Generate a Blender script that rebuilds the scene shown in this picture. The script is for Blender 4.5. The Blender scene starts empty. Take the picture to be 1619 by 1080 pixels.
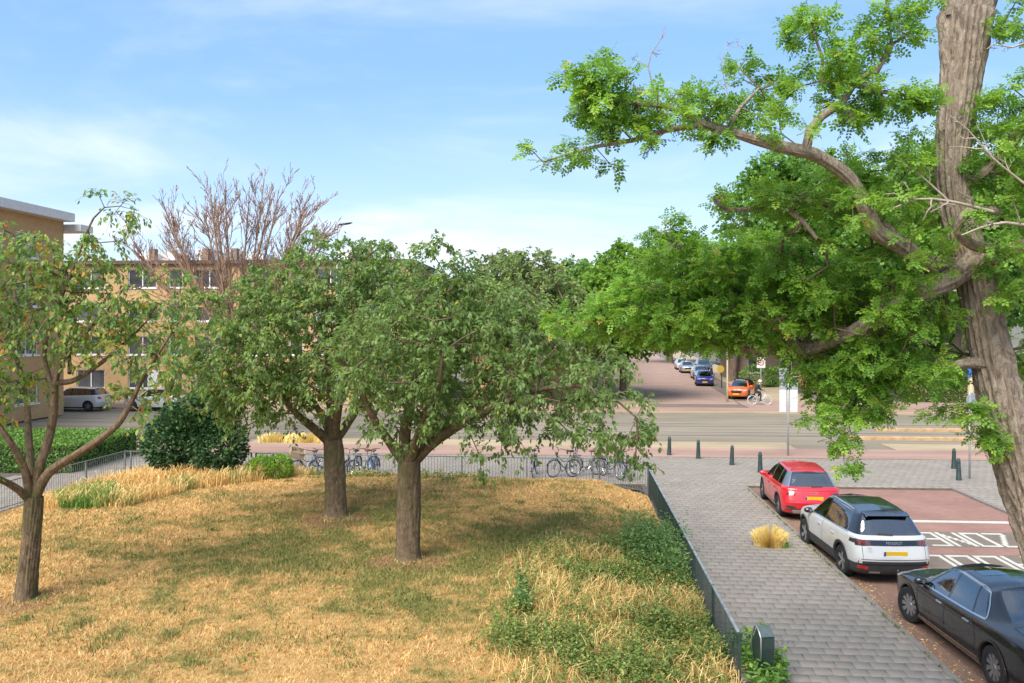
import bpy, bmesh, math, random
import numpy as np
from mathutils import Vector, Matrix, Euler
from mathutils.bvhtree import BVHTree

R = math.radians
sc = bpy.context.scene
C = sc.collection
random.seed(7)
rng = np.random.default_rng(7)

# ------------------------------------------------------------------ camera, sky, sun, exposure
YAW = R(4.06)          # the camera looks a little left of the side street (+Y)
CAM_Z = 5.8            # first-floor window
FPX = 1310.0           # focal length in photo pixels (1619 wide)
cam = bpy.data.cameras.new('camera')
cam.sensor_width = 36.0
cam.lens = FPX / 1619.0 * 36.0
cam.shift_y = -25.0 / 1619.0
cam.clip_start = 0.1
cam.clip_end = 6000
cam_o = bpy.data.objects.new('camera', cam)
C.objects.link(cam_o)
cam_o.location = (0, 0, CAM_Z)
cam_o.rotation_euler = (R(90), 0, YAW)
sc.camera = cam_o

SUN_EL, SUN_AZ = R(47), R(207)      # azimuth clockwise from +Y: behind the camera, to the left
world = bpy.data.worlds.new('World')
sc.world = world
world.use_nodes = True
wn, wl = world.node_tree.nodes, world.node_tree.links
wn.clear()
w_out = wn.new('ShaderNodeOutputWorld')
w_bg = wn.new('ShaderNodeBackground')
w_bg.inputs['Strength'].default_value = 0.15
sky = wn.new('ShaderNodeTexSky')
sky.sky_type = 'NISHITA'
sky.sun_disc = False
sky.sun_elevation = SUN_EL
sky.sun_rotation = SUN_AZ
sky.altitude = 0
sky.air_density = 1.0
sky.dust_density = 0.6
sky.ozone_density = 2.0
tc = wn.new('ShaderNodeTexCoord')
sep = wn.new('ShaderNodeSeparateXYZ')
wl.new(tc.outputs['Generated'], sep.inputs[0])
def wmath(op, a, b=None, clamp=False):
    n = wn.new('ShaderNodeMath'); n.operation = op; n.use_clamp = clamp
    for i, v in enumerate((a, b)):
        if v is None: continue
        if isinstance(v, (int, float)): n.inputs[i].default_value = v
        else: wl.new(v, n.inputs[i])
    return n.outputs[0]
# cloud sheet: the direction projected on a flat layer overhead
zz = wmath('MAXIMUM', sep.outputs['Z'], 0.0)
zden = wmath('ADD', zz, 0.16)
cx = wmath('DIVIDE', sep.outputs['X'], zden)
cy = wmath('DIVIDE', sep.outputs['Y'], zden)
comb = wn.new('ShaderNodeCombineXYZ')
wl.new(cx, comb.inputs[0]); wl.new(cy, comb.inputs[1])
no1 = wn.new('ShaderNodeTexNoise')
no1.inputs['Scale'].default_value = 0.9
no1.inputs['Detail'].default_value = 7
no1.inputs['Roughness'].default_value = 0.55
no1.inputs['Distortion'].default_value = 0.5
wmap = wn.new('ShaderNodeMapping')
wmap.inputs['Location'].default_value = (8.402, 14.22, 0.0)
wmap.inputs['Scale'].default_value = (0.8, 1.0, 1.0)
wl.new(comb.outputs[0], wmap.inputs[0])
wl.new(wmap.outputs[0], no1.inputs['Vector'])
mr = wn.new('ShaderNodeMapRange'); mr.interpolation_type = 'SMOOTHSTEP'
mr.inputs['From Min'].default_value = 0.42; mr.inputs['From Max'].default_value = 0.80
wl.new(no1.outputs['Fac'], mr.inputs['Value'])
# thin haze of cloud that thickens towards the horizon
hz = wn.new('ShaderNodeMapRange'); hz.interpolation_type = 'SMOOTHSTEP'
hz.inputs['From Min'].default_value = 0.30; hz.inputs['From Max'].default_value = 0.02
wl.new(sep.outputs['Z'], hz.inputs['Value'])
cl1 = wmath('MULTIPLY', mr.outputs[0], 0.7)
cl = wmath('ADD', cl1, wmath('MULTIPLY', hz.outputs[0], 0.30), clamp=True)
cmix = wn.new('ShaderNodeMixRGB')
wl.new(cl, cmix.inputs['Fac'])
tintsky = wn.new('ShaderNodeMixRGB'); tintsky.blend_type = 'MULTIPLY'
tintsky.inputs['Fac'].default_value = 1.0
tintsky.inputs['Color2'].default_value = (0.38, 0.40, 0.47, 1)
wl.new(sky.outputs[0], tintsky.inputs['Color1'])
evensky = wn.new('ShaderNodeMixRGB')            # thin summer haze evens the clear blue out
evensky.inputs['Fac'].default_value = 0.62
evensky.inputs['Color2'].default_value = (0.46, 0.88, 1.42, 1)
wl.new(tintsky.outputs[0], evensky.inputs['Color1'])
wl.new(evensky.outputs[0], cmix.inputs['Color1'])
cmix.inputs['Color2'].default_value = (1.9, 1.94, 2.02, 1)
wl.new(cmix.outputs[0], w_bg.inputs['Color'])
wl.new(w_bg.outputs[0], w_out.inputs[0])

sun = bpy.data.lights.new('sun', 'SUN')
sun.energy = 1.5
sun.angle = R(42)
sun.color = (1.0, 0.95, 0.87)
sun_o = bpy.data.objects.new('sun', sun)
C.objects.link(sun_o)
sd = Vector((math.sin(SUN_AZ) * math.cos(SUN_EL), math.cos(SUN_AZ) * math.cos(SUN_EL), math.sin(SUN_EL)))
sun_o.rotation_euler = (-sd).to_track_quat('-Z', 'Y').to_euler()

sc.view_settings.view_transform = 'Standard'
sc.view_settings.look = 'None'
sc.view_settings.gamma = 1.0
sc.view_settings.use_curve_mapping = False
sc.view_settings.exposure = 2.14
sc.cycles.max_bounces = 10
sc.cycles.diffuse_bounces = 8
sc.cycles.transmission_bounces = 8
sc.cycles.transparent_max_bounces = 8
sc.cycles.use_denoising = True

# ------------------------------------------------------------------ helpers
CY, SY = math.cos(YAW), math.sin(YAW)
def cw(xc, d, z):
    """camera-frame metres (right, depth, height) -> world"""
    return Vector((xc * CY - d * SY, xc * SY + d * CY, z))
def pt(px, py, d):
    return cw((px - 809.5) / FPX * d, d, CAM_Z - (py - 515.0) / FPX * d)
def gp(px, py, z=0.0):
    d = FPX * (CAM_Z - z) / (py - 515.0)
    return cw((px - 809.5) / FPX * d, d, z)

def tag(o, label=None, cat=None, group=None, kind=None):
    if label: o['label'] = label
    if cat: o['category'] = cat
    if group: o['group'] = group
    if kind: o['kind'] = kind
    return o
def empty(name, loc=(0, 0, 0), rz=0.0, parent=None):
    o = bpy.data.objects.new(name, None)
    o.empty_display_size = 0.2
    C.objects.link(o)
    o.location = loc
    o.rotation_euler = (0, 0, rz)
    if parent: o.parent = parent
    return o
def link(name, me, parent=None, loc=None, rot=None):
    o = bpy.data.objects.new(name, me)
    C.objects.link(o)
    if parent: o.parent = parent
    if loc is not None: o.location = loc
    if rot is not None: o.rotation_euler = rot
    return o
def copy_tree(o, parent=None):
    c = o.copy(); C.objects.link(c); c.parent = parent
    for ch in o.children: copy_tree(ch, c)
    return c

def np_mesh(name, V, F, mat=None, smooth=False, tint=None, k=4):
    """V (n,3) array, F (m,k) index array -> mesh"""
    V = np.asarray(V, dtype=np.float32); F = np.asarray(F, dtype=np.int32)
    me = bpy.data.meshes.new(name)
    me.vertices.add(len(V)); me.vertices.foreach_set('co', V.ravel())
    m, k = F.shape
    me.loops.add(m * k); me.loops.foreach_set('vertex_index', F.ravel())
    me.polygons.add(m)
    me.polygons.foreach_set('loop_start', np.arange(0, m * k, k, dtype=np.int32))
    if smooth: me.polygons.foreach_set('use_smooth', np.ones(m, dtype=bool))
    me.update(calc_edges=True)
    if tint is not None:
        a = me.attributes.new('tint', 'FLOAT', 'POINT')
        a.data.foreach_set('value', np.asarray(tint, dtype=np.float32))
    if mat: me.materials.append(mat)
    return me

class MB:
    """collects polygons for one mesh"""
    def __init__(s): s.v = []; s.f = []
    def add(s, vs, fs):
        b = len(s.v)
        s.v += [tuple(v) for v in vs]
        s.f += [tuple(i + b for i in f) for f in fs]
        return s
    def box(s, x0, x1, y0, y1, z0, z1, M=None, bev=0.0):
        if bev > 0:
            b = bev
            vs = []
            for z, i in ((z0, 0), (z1 - b, 0), (z1, b)):
                vs += [(x0 + i, y0 + i, z), (x1 - i, y0 + i, z), (x1 - i, y1 - i, z), (x0 + i, y1 - i, z)]
            fs = [(3, 2, 1, 0)]
            for k in (0, 4):
                for j in range(4):
                    fs.append((k + j, k + (j + 1) % 4, k + 4 + (j + 1) % 4, k + 4 + j))
            fs.append((8, 9, 10, 11))
        else:
            vs = [(x, y, z) for z in (z0, z1) for (x, y) in ((x0, y0), (x1, y0), (x1, y1), (x0, y1))]
            fs = [(3, 2, 1, 0), (4, 5, 6, 7), (0, 1, 5, 4), (1, 2, 6, 5), (2, 3, 7, 6), (3, 0, 4, 7)]
        if M: vs = [tuple(M @ Vector(v)) for v in vs]
        return s.add(vs, fs)
    def tube(s, pts, rad, n=8, caps=True):
        pts = [Vector(p) for p in pts]
        if isinstance(rad, (int, float)): rad = [rad] * len(pts)
        vs = []; up = None
        for i, p in enumerate(pts):
            t = (pts[min(i + 1, len(pts) - 1)] - pts[max(i - 1, 0)])
            t = t.normalized() if t.length > 1e-9 else Vector((0, 0, 1))
            if up is None:
                up = Vector((0, 0, 1)) if abs(t.z) < 0.9 else Vector((1, 0, 0))
            a = t.cross(up)
            if a.length < 1e-6: a = t.orthogonal()
            a.normalize(); b = t.cross(a).normalized()
            up = -b if False else up
            for j in range(n):
                th = 2 * math.pi * j / n
                vs.append(p + (a * math.cos(th) + b * math.sin(th)) * rad[i])
        fs = []
        for i in range(len(pts) - 1):
            for j in range(n):
                fs.append((i * n + j, i * n + (j + 1) % n, (i + 1) * n + (j + 1) % n, (i + 1) * n + j))
        if caps:
            fs.append(tuple(reversed(range(n)))); fs.append(tuple((len(pts) - 1) * n + j for j in range(n)))
        return s.add(vs, fs)
    def lathe(s, prof, n=16, M=None, closed=False):
        """prof: (r, z) pairs, turned about z"""
        vs = []
        for r, z in prof:
            for j in range(n):
                th = 2 * math.pi * j / n
                vs.append((r * math.cos(th), r * math.sin(th), z))
        fs = []
        m = len(prof)
        for i in range(m if closed else m - 1):
            i2 = (i + 1) % m
            for j in range(n):
                fs.append((i * n + j, i * n + (j + 1) % n, i2 * n + (j + 1) % n, i2 * n + j))
        if not closed:
            if prof[0][0] > 1e-6: fs.append(tuple(reversed(range(n))))
            if prof[-1][0] > 1e-6: fs.append(tuple((m - 1) * n + j for j in range(n)))
        if M: vs = [tuple(M @ Vector(v)) for v in vs]
        return s.add(vs, fs)
    def prism(s, poly, z0, z1, M=None):
        n = len(poly)
        vs = [(x, y, z0) for x, y in poly] + [(x, y, z1) for x, y in poly]
        fs = [tuple(reversed(range(n))), tuple(range(n, 2 * n))]
        for j in range(n): fs.append((j, (j + 1) % n, n + (j + 1) % n, n + j))
        if M: vs = [tuple(M @ Vector(v)) for v in vs]
        return s.add(vs, fs)
    def mesh(s, name, mat=None, smooth=False):
        me = bpy.data.meshes.new(name)
        me.from_pydata(s.v, [], s.f)
        if smooth: me.polygons.foreach_set('use_smooth', [True] * len(me.polygons))
        me.update()
        if mat: me.materials.append(mat)
        return me
    def build(s, name, mat=None, parent=None, smooth=False, loc=None, rot=None):
        return link(name, s.mesh(name, mat, smooth), parent, loc, rot)

def sharp(me, ang=35):
    """smooth shading with sharp edges above the angle"""
    bm = bmesh.new(); bm.from_mesh(me)
    for f in bm.faces: f.smooth = True
    for e in bm.edges:
        if len(e.link_faces) == 2 and e.calc_face_angle(0) > R(ang): e.smooth = False
    bm.to_mesh(me); bm.free()
    return me

# ------------------------------------------------------------------ materials
MATS = {}
class NT:
    def __init__(s, name):
        s.m = bpy.data.materials.new(name); s.m.use_nodes = True
        s.n = s.m.node_tree.nodes; s.l = s.m.node_tree.links
        s.n.clear()
        s.out = s.n.new('ShaderNodeOutputMaterial')
        s.b = s.n.new('ShaderNodeBsdfPrincipled')
        s.l.new(s.b.outputs[0], s.out.inputs[0])
        MATS[name] = s.m
    def pos(s, kind='pos'):
        if kind == 'obj':
            return s.n.new('ShaderNodeTexCoord').outputs['Object']
        return s.n.new('ShaderNodeNewGeometry').outputs['Position']
    def mapping(s, vec, scale=(1, 1, 1), loc=(0, 0, 0), rot=(0, 0, 0)):
        n = s.n.new('ShaderNodeMapping')
        n.inputs['Scale'].default_value = scale; n.inputs['Location'].default_value = loc
        n.inputs['Rotation'].default_value = rot
        s.l.new(vec, n.inputs[0]); return n.outputs[0]
    def noise(s, vec, scale, detail=4, rough=0.55, dist=0.0, color=False):
        n = s.n.new('ShaderNodeTexNoise')
        n.inputs['Scale'].default_value = scale; n.inputs['Detail'].default_value = detail
        n.inputs['Roughness'].default_value = rough; n.inputs['Distortion'].default_value = dist
        s.l.new(vec, n.inputs['Vector'])
        return n.outputs['Color' if color else 'Fac']
    def ramp(s, fac, stops, interp='LINEAR'):
        n = s.n.new('ShaderNodeValToRGB'); cr = n.color_ramp; cr.interpolation = interp
        while len(cr.elements) < len(stops): cr.elements.new(0.5)
        for e, (p, c) in zip(cr.elements, stops):
            e.position = p; e.color = (c[0], c[1], c[2], 1) if not isinstance(c, (int, float)) else (c, c, c, 1)
        s.l.new(fac, n.inputs[0]); return n.outputs[0]
    def mix(s, fac, a, b, mode='MIX'):
        n = s.n.new('ShaderNodeMixRGB'); n.blend_type = mode
        for i, v in ((0, fac), (1, a), (2, b)):
            if isinstance(v, (int, float)): n.inputs[i].default_value = v if i == 0 else (v, v, v, 1)
            elif isinstance(v, tuple): n.inputs[i].default_value = (v[0], v[1], v[2], 1)
            else: s.l.new(v, n.inputs[i])
        return n.outputs[0]
    def math(s, op, a, b=0.0, clamp=False):
        n = s.n.new('ShaderNodeMath'); n.operation = op; n.use_clamp = clamp
        for i, v in enumerate((a, b)):
            if isinstance(v, (int, float)): n.inputs[i].default_value = v
            else: s.l.new(v, n.inputs[i])
        return n.outputs[0]
    def mrange(s, v, a, b, c=0.0, d=1.0, smooth=True):
        n = s.n.new('ShaderNodeMapRange')
        if smooth: n.interpolation_type = 'SMOOTHSTEP'
        for i, x in enumerate((a, b, c, d)): n.inputs[i + 1].default_value = x
        s.l.new(v, n.inputs[0]); return n.outputs[0]
    def attr(s, name='tint'):
        n = s.n.new('ShaderNodeAttribute'); n.attribute_name = name; return n.outputs['Fac']
    def objrand(s):
        return s.n.new('ShaderNodeObjectInfo').outputs['Random']
    def bump(s, h, strength=0.3, dist=0.01):
        n = s.n.new('ShaderNodeBump'); n.inputs['Strength'].default_value = strength
        n.inputs['Distance'].default_value = dist
        s.l.new(h, n.inputs['Height']); s.l.new(n.outputs[0], s.b.inputs['Normal'])
    def set(s, color=None, rough=None, metal=None, spec=None, **kw):
        def put(k, v):
            if v is None: return
            if isinstance(v, tuple): s.b.inputs[k].default_value = (v[0], v[1], v[2], 1)
            elif isinstance(v, (int, float)): s.b.inputs[k].default_value = v
            else: s.l.new(v, s.b.inputs[k])
        put('Base Color', color); put('Roughness', rough); put('Metallic', metal); put('Specular IOR Level', spec)
        for k, v in kw.items(): put(k.replace('_', ' '), v)
        return s

def simple(name, color, rough=0.5, metal=0.0, var=0.12, scale=6.0, spec=0.5, bump=0.0, **kw):
    t = NT(name); p = t.pos('obj')
    n = t.noise(p, scale, 5)
    lo = tuple(c * (1 - var) for c in color); hi = tuple(min(1, c * (1 + var)) for c in color)
    t.set(t.ramp(n, [(0.3, lo), (0.7, hi)]), t.mrange(n, 0.2, 0.8, max(0.0, rough - 0.06), min(1, rough + 0.06)), metal, spec, **kw)
    if bump: t.bump(t.noise(p, scale * 6, 4), bump, 0.004)
    return t.m

LEAF_GAIN = 2.0
def leaf_mat(name, stops, transl=0.5, rough=0.5, spec=0.3):
    """per-leaf colour from the attribute 'tint', a little light through the blade"""
    t = NT(name)
    k = LEAF_GAIN
    col = t.ramp(t.attr(), [(p, tuple(min(.9, x * k) for x in c)) for p, c in stops])
    t.set(col, rough, 0, spec)
    tr = t.n.new('ShaderNodeBsdfTranslucent')
    tcol = t.mix(1.0, col, (1.25, 1.2, 0.75), 'MULTIPLY')
    t.l.new(tcol, tr.inputs[0])
    mx = t.n.new('ShaderNodeMixShader'); mx.inputs[0].default_value = transl
    t.l.new(t.b.outputs[0], mx.inputs[1]); t.l.new(tr.outputs[0], mx.inputs[2])
    t.l.new(mx.outputs[0], t.out.inputs[0])
    return t.m
# ------------------------------------------------------------------ ground materials
def m_asphalt(name, base, var=0.18):
    t = NT(name); p = t.pos()
    big = t.noise(t.mapping(p, (0.25, 0.9, 1)), 0.6, 4, 0.6)
    fine = t.noise(p, 45, 3, 0.7)
    streak = t.noise(t.mapping(p, (0.05, 1.6, 1)), 1.3, 3, 0.5)
    c = t.ramp(big, [(0.3, tuple(x * (1 - var) for x in base)), (0.7, tuple(x * (1 + var) for x in base))])
    c = t.mix(0.35, c, t.ramp(streak, [(0.35, 0.75), (0.65, 1.15)]), 'MULTIPLY')
    c = t.mix(0.5, c, t.ramp(fine, [(0.3, 0.7), (0.7, 1.2)]), 'MULTIPLY')
    t.set(c, 0.9, 0, 0.25); t.bump(fine, 0.25, 0.004)
    return t.m
m_asphalt('asphalt', (0.236, 0.198, 0.144))
m_asphalt('pink_asphalt', (0.353, 0.223, 0.172))
m_asphalt('cream_paving', (0.392, 0.302, 0.196))

def m_brick(name, c1, c2, mortar, bw=0.21, bh=0.068, rot=0.0):
    t = NT(name); p = t.mapping(t.pos(), rot=(0, 0, rot))
    b = t.n.new('ShaderNodeTexBrick')
    t.l.new(p, b.inputs['Vector'])
    b.inputs['Scale'].default_value = 1.0
    b.inputs['Brick Width'].default_value = bw; b.inputs['Row Height'].default_value = bh
    b.inputs['Mortar Size'].default_value = 0.006; b.inputs['Mortar Smooth'].default_value = 0.3
    b.inputs['Bias'].default_value = 0.0
    for i, c in (('Color1', c1), ('Color2', c2), ('Mortar', mortar)): b.inputs[i].default_value = (*c, 1)
    big = t.noise(t.pos(), 0.5, 5, 0.62); fine = t.noise(t.pos(), 30, 3)
    c = t.mix(0.55, b.outputs['Color'], t.ramp(big, [(0.3, 0.72), (0.7, 1.22)]), 'MULTIPLY')
    c = t.mix(0.4, c, t.ramp(fine, [(0.3, 0.75), (0.7, 1.2)]), 'MULTIPLY')
    t.set(c, 0.88, 0, 0.25)
    h = t.math('ADD', t.math('MULTIPLY', b.outputs['Fac'], -0.8), t.math('MULTIPLY', fine, 0.25))
    t.bump(h, 0.5, 0.006)
    return t.m
m_brick('red_clinker', (0.340, 0.183, 0.140), (0.281, 0.153, 0.119), (0.187, 0.132, 0.106))
m_brick('brown_clinker', (0.287, 0.164, 0.113), (0.222, 0.132, 0.094), (0.153, 0.111, 0.081), rot=R(90))
m_brick('far_clinker', (0.40, 0.265, 0.205), (0.35, 0.23, 0.18), (0.26, 0.19, 0.15))
m_brick('grey_clinker', (0.212, 0.170, 0.131), (0.189, 0.145, 0.111), (0.126, 0.098, 0.073))
m_brick('white_clinker', (0.612, 0.586, 0.510), (0.527, 0.501, 0.442), (0.340, 0.306, 0.255))

def m_tile():
    t = NT('concrete_tile'); p = t.pos()
    r = t.objrand(); tin = t.attr()
    rr = t.math('FRACT', t.math('ADD', r, tin))
    c = t.ramp(rr, [(0.0, (0.254, 0.220, 0.184)), (0.5, (0.268, 0.233, 0.194)), (0.85, (0.283, 0.246, 0.205)), (1.0, (0.272, 0.222, 0.182))])
    big = t.noise(p, 0.7, 5, 0.65); mid = t.noise(p, 7, 4, 0.6); fine = t.noise(p, 60, 3, 0.7)
    c = t.mix(0.55, c, t.ramp(big, [(0.3, 0.78), (0.7, 1.18)]), 'MULTIPLY')
    c = t.mix(0.45, c, t.ramp(mid, [(0.3, 0.8), (0.7, 1.15)]), 'MULTIPLY')
    c = t.mix(0.45, c, t.ramp(fine, [(0.3, 0.72), (0.7, 1.22)]), 'MULTIPLY')
    t.set(c, 0.9, 0, 0.25); t.bump(fine, 0.3, 0.003)
    return t.m
m_tile()
simple('joint_sand', (0.105, 0.085, 0.062), 0.95, var=0.35, scale=9)
simple('kerb_concrete', (0.220, 0.194, 0.167), 0.9, var=0.2, scale=5, bump=0.3)
simple('sand_kerb', (0.425, 0.272, 0.136), 0.85, var=0.25, scale=3)
simple('steel_rail', (0.10, 0.09, 0.08), 0.45, 0.7, var=0.3)
def m_far():
    t = NT('far_ground'); p = t.pos()
    n = t.noise(p, 0.05, 5)
    t.set(t.ramp(n, [(0.35, (0.13, 0.12, 0.085)), (0.65, (0.20, 0.18, 0.14))]), 0.95, 0, 0.2)
m_far()

TRUNKS = [(*gp(645, 890, .38)[:2], .8), (*gp(531, 824, .36)[:2], .9), (*gp(40, 958, .33)[:2], .6)]
def grass_color(t, jitter=None):
    """straw with green patches, by place; used by the turf and by the blades alike"""
    p = t.pos(); p = t.mapping(p, (1, 1, 0.0))
    big = t.noise(p, 0.33, 4, 0.6, 0.4)
    mid = t.noise(p, 1.25, 5, 0.68, 0.6)
    fine = t.noise(p, 7.0, 4, 0.7)
    g = t.math('ADD', t.math('MULTIPLY', big, 0.85), t.math('MULTIPLY', mid, 0.9))
    g = t.math('ADD', g, t.math('MULTIPLY', fine, 0.35))
    # the grass is greener towards the middle of the lawn, round the two dense cherries
    vd = t.n.new('ShaderNodeVectorMath'); vd.operation = 'DISTANCE'
    t.l.new(p, vd.inputs[0]); vd.inputs[1].default_value = (-4.2, 20.3, 0)
    g = t.math('ADD', g, t.mrange(vd.outputs['Value'], 2.0, 9.5, 0.11, -0.05))
    if jitter is not None:
        g = t.math('ADD', g, t.math('MULTIPLY', t.math('SUBTRACT', jitter, 0.5), 0.30))
    straw = t.ramp(fine, [(0.30, (0.424, 0.245, 0.094)), (0.5, (0.665, 0.430, 0.175)), (0.70, (0.807, 0.599, 0.306))])
    green = t.ramp(fine, [(0.3, (0.11, 0.135, 0.035)), (0.7, (0.27, 0.275, 0.085))])
    c = t.mix(t.mrange(g, 1.03, 1.20, 0.0, 0.92), straw, green)
    # bare earthy litter round the three trunks
    for (tx, ty, tr) in TRUNKS:
        vd = t.n.new('ShaderNodeVectorMath'); vd.operation = 'DISTANCE'
        t.l.new(p, vd.inputs[0]); vd.inputs[1].default_value = (tx, ty, 0)
        dd_ = t.math('ADD', vd.outputs['Value'], t.math('MULTIPLY', t.math('SUBTRACT', mid, .5), 1.6))
        c = t.mix(t.mrange(dd_, tr * .5, tr * 1.5, .75, 0.0), c, (0.36, 0.22, 0.125))
    return c
def m_turf():
    t = NT('dry_turf')
    c = grass_color(t)
    t.set(t.mix(1.0, c, (0.66, 0.60, 0.52), 'MULTIPLY'), 0.95, 0, 0.15)
    t.bump(t.noise(t.pos(), 22, 5, 0.7), 0.8, 0.03)
    t = NT('grass_blade')
    j = t.attr()
    c = t.mix(1.0, grass_color(t, j), t.ramp(j, [(0.0, (0.55, 0.52, 0.47)), (1.0, (1.35, 1.32, 1.25))]), 'MULTIPLY')
    t.set(c, 0.75, 0, 0.2)
m_turf()

def slab(name, x0, x1, y0, y1, top, mat, thick=0.25, parent=None):
    o = MB().box(x0, x1, y0, y1, top - thick, top).build(name, MATS[mat], parent)
    if parent is None: o['kind'] = 'structure'
    return o

# ------------------------------------------------------------------ layout (side street along +Y, main road along X)
KERB_X = 6.26           # left kerb of the side street
RIGHT_X = 13.70         # right kerb
FENCE_X = 2.66
g = np_mesh('ground', [(-2500, -800, -0.30), (2500, -800, -0.30), (2500, 4000, -0.30), (-2500, 4000, -0.30)], [(0, 1, 2, 3)], MATS['far_ground'])
tag(link('ground', g), kind='structure')

Y_LOT, Y_BIKE, Y_STRIP, Y_ROAD, Y_FAR = 31.0, 37.2, 39.9, 42.0, 56.6
slab('parking_lane', KERB_X + 0.13, 8.45, -4, 31.6, -0.085, 'brown_clinker')
slab('side_street', 8.452, RIGHT_X - 0.13, -4, 31.6, -0.081, 'red_clinker')
slab('bicycle_path', -90, 90, Y_BIKE, Y_STRIP, -0.012, 'pink_asphalt')
slab('refuge_strip', -16, 10.6, Y_STRIP + .002, Y_ROAD, -0.008, 'cream_paving')
slab('verge_strip', 15.2, 90, Y_STRIP + .002, Y_ROAD, -0.010, 'cream_paving')
slab('slip_road', 10.602, 15.198, Y_STRIP + .002, Y_ROAD, -0.06, 'asphalt')
slab('parking_bay', -90, -16.002, Y_STRIP + .002, Y_ROAD, -0.06, 'asphalt')
slab('main_road', -160, 160, Y_ROAD, Y_FAR, -0.09, 'asphalt')
slab('far_pavement_edge', -160, 160, Y_FAR, Y_FAR + 0.35, 0.02, 'cream_paving')
slab('far_bicycle_path', -160, 160, Y_FAR + 0.352, Y_FAR + 3.0, 0.0, 'pink_asphalt')
slab('far_pavement', -160, 5.9, Y_FAR + 3.002, 62.4, 0.005, 'cream_paving')
slab('far_pavement_right', 12.6, 160, Y_FAR + 3.002, 64.6, 0.005, 'far_clinker')
slab('far_junction', 5.902, 12.598, Y_FAR + 3.002, 62.4, -0.02, 'grey_clinker')
# the street beyond swings a little to the right
FAR_ANG = R(-2.6)
far_M = Matrix.Translation((9.2, 62.4, 0)) @ Matrix.Rotation(FAR_ANG, 4, 'Z')
for nm, x0, x1, y0, y1, top, mt in (('far_street', -3.3, 3.3, 0.003, 260, -0.05, 'far_clinker'),
                                    ('far_parking_lane', 3.302, 5.5, 2.6, 260, -0.046, 'grey_clinker'),
                                    ('far_footpath', 5.502, 9.5, 2.9, 260, 0.03, 'cream_paving'),
                                    ('far_footpath_left', -7.5, -3.302, 0.4, 260, 0.03, 'cream_paving')):
    o = MB().box(x0, x1, y0, y1, top - 0.2, top, far_M).build(nm, MATS[mt]); o['kind'] = 'structure'

# tram rails: four grooved rails, with dark groove lines
tr = empty('tram_track', (0, 46, 0)); tr['kind'] = 'structure'
for yy in (45.0, 46.45, 49.0, 50.45):
    MB().box(-160, 160, yy - 0.055 - 46, yy + 0.055 - 46, -0.12, -0.084).build('rail', MATS['steel_rail'], tr)
# concrete bands along the rails
m_asphalt('track_bed', (0.267, 0.223, 0.167))
slab('track_bed', -160, 160, 44.3, 51.2, -0.0865, 'track_bed', 0.02)

# median kerbs (sandy stone) at the tram stop on the right
for (yy, xa, xb) in ((44.0, 13.9, 24.4), (47.7, 17.0, 24.4)):
    k = empty('median_kerb', (xa, yy, -0.09)); k['kind'] = 'structure'
    n = int((xb - xa) / 1.05)
    for i in range(n):
        MB().box(i * 1.05, i * 1.05 + 1.04, -0.16, 0.16, 0, 0.17 + 0.01 * random.random(), bev=0.03).build('kerb_stone', MATS['sand_kerb'], k)

# painted dashes of the refuge strip: light square pavers at its edge
simple('pale_paver', (0.55, 0.50, 0.40), 0.85, var=0.2)
simple('dark_green_paint', (0.026, 0.046, 0.04), 0.4, 0.0, var=0.25, scale=4, spec=0.5)

# ---- kerb stones along the parking lane
kl = empty('kerb', (0, 0, 0)); kl['kind'] = 'structure'
kme = MB().box(0, 0.125, 0.003, 0.997, -0.2, 0.0, bev=0.012).mesh('kerb_stone', MATS['kerb_concrete'])
for i in range(30):
    y = 1.0 + i
    if y > 30.4: break
    o = link('kerb_stone', kme, kl, (KERB_X, y, random.uniform(-0.006, 0.004)), (0, random.uniform(-.012, .012), random.uniform(-.004, .004)))
for i in range(20):
    x = KERB_X + 0.13 + i * 0.99
    if x > 7.9: break
    o = link('kerb_stone', kme, kl, (x + 1.0, 31.0 + 0.6, -0.012), (0, 0, R(90)))
kr = empty('kerb_right', (0, 0, 0)); kr['kind'] = 'structure'
for i in range(32):
    link('kerb_stone', kme, kr, (RIGHT_X - 0.13, 0.0 + i, random.uniform(0.0, 0.01)))

# ---- pavement: sand bed, the nearest 300 tiles one by one, the rest joined
slab('pavement_bed', FENCE_X - 0.1, KERB_X, -4, Y_LOT - 0.4, -0.022, 'joint_sand')
slab('pavement_bed_crossing', -40, RIGHT_X + 22, Y_LOT - 0.398, Y_BIKE - 0.002, -0.024, 'joint_sand', 0.2)
slab('pavement_bed_right', RIGHT_X + 0.0, RIGHT_X + 22, -4, Y_LOT - 0.40, -0.023, 'joint_sand', 0.2)
slab('pavement_bed_left', -26, -17.75, 10, Y_LOT - 0.40, -0.023, 'joint_sand', 0.2)
T = 0.30
def tile_verts(w, h):
    b = 0.006; gpx = 0.0045
    vs = [(gpx, gpx, -0.05), (w - gpx, gpx, -0.05), (w - gpx, h - gpx, -0.05), (gpx, h - gpx, -0.05)]
    vs += [(x, y, -b) for x, y, _ in vs[:4]]
    vs += [(gpx + b, gpx + b, 0), (w - gpx - b, gpx + b, 0), (w - gpx - b, h - gpx - b, 0), (gpx + b, h - gpx - b, 0)]
    return np.array(vs)
TF = [(0, 1, 5, 4), (1, 2, 6, 5), (2, 3, 7, 6), (3, 0, 4, 7), (4, 5, 9, 8), (5, 6, 10, 9), (6, 7, 11, 10), (7, 4, 8, 11), (8, 9, 10, 11)]
pav = empty('pavement', (0, 0, 0)); pav['kind'] = 'structure'
tile_me = {}
def tile_mesh(w):
    k = round(w, 3)
    if k not in tile_me: tile_me[k] = np_mesh('tile', tile_verts(w, T), TF, MATS['concrete_tile'])
    return tile_me[k]
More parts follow.
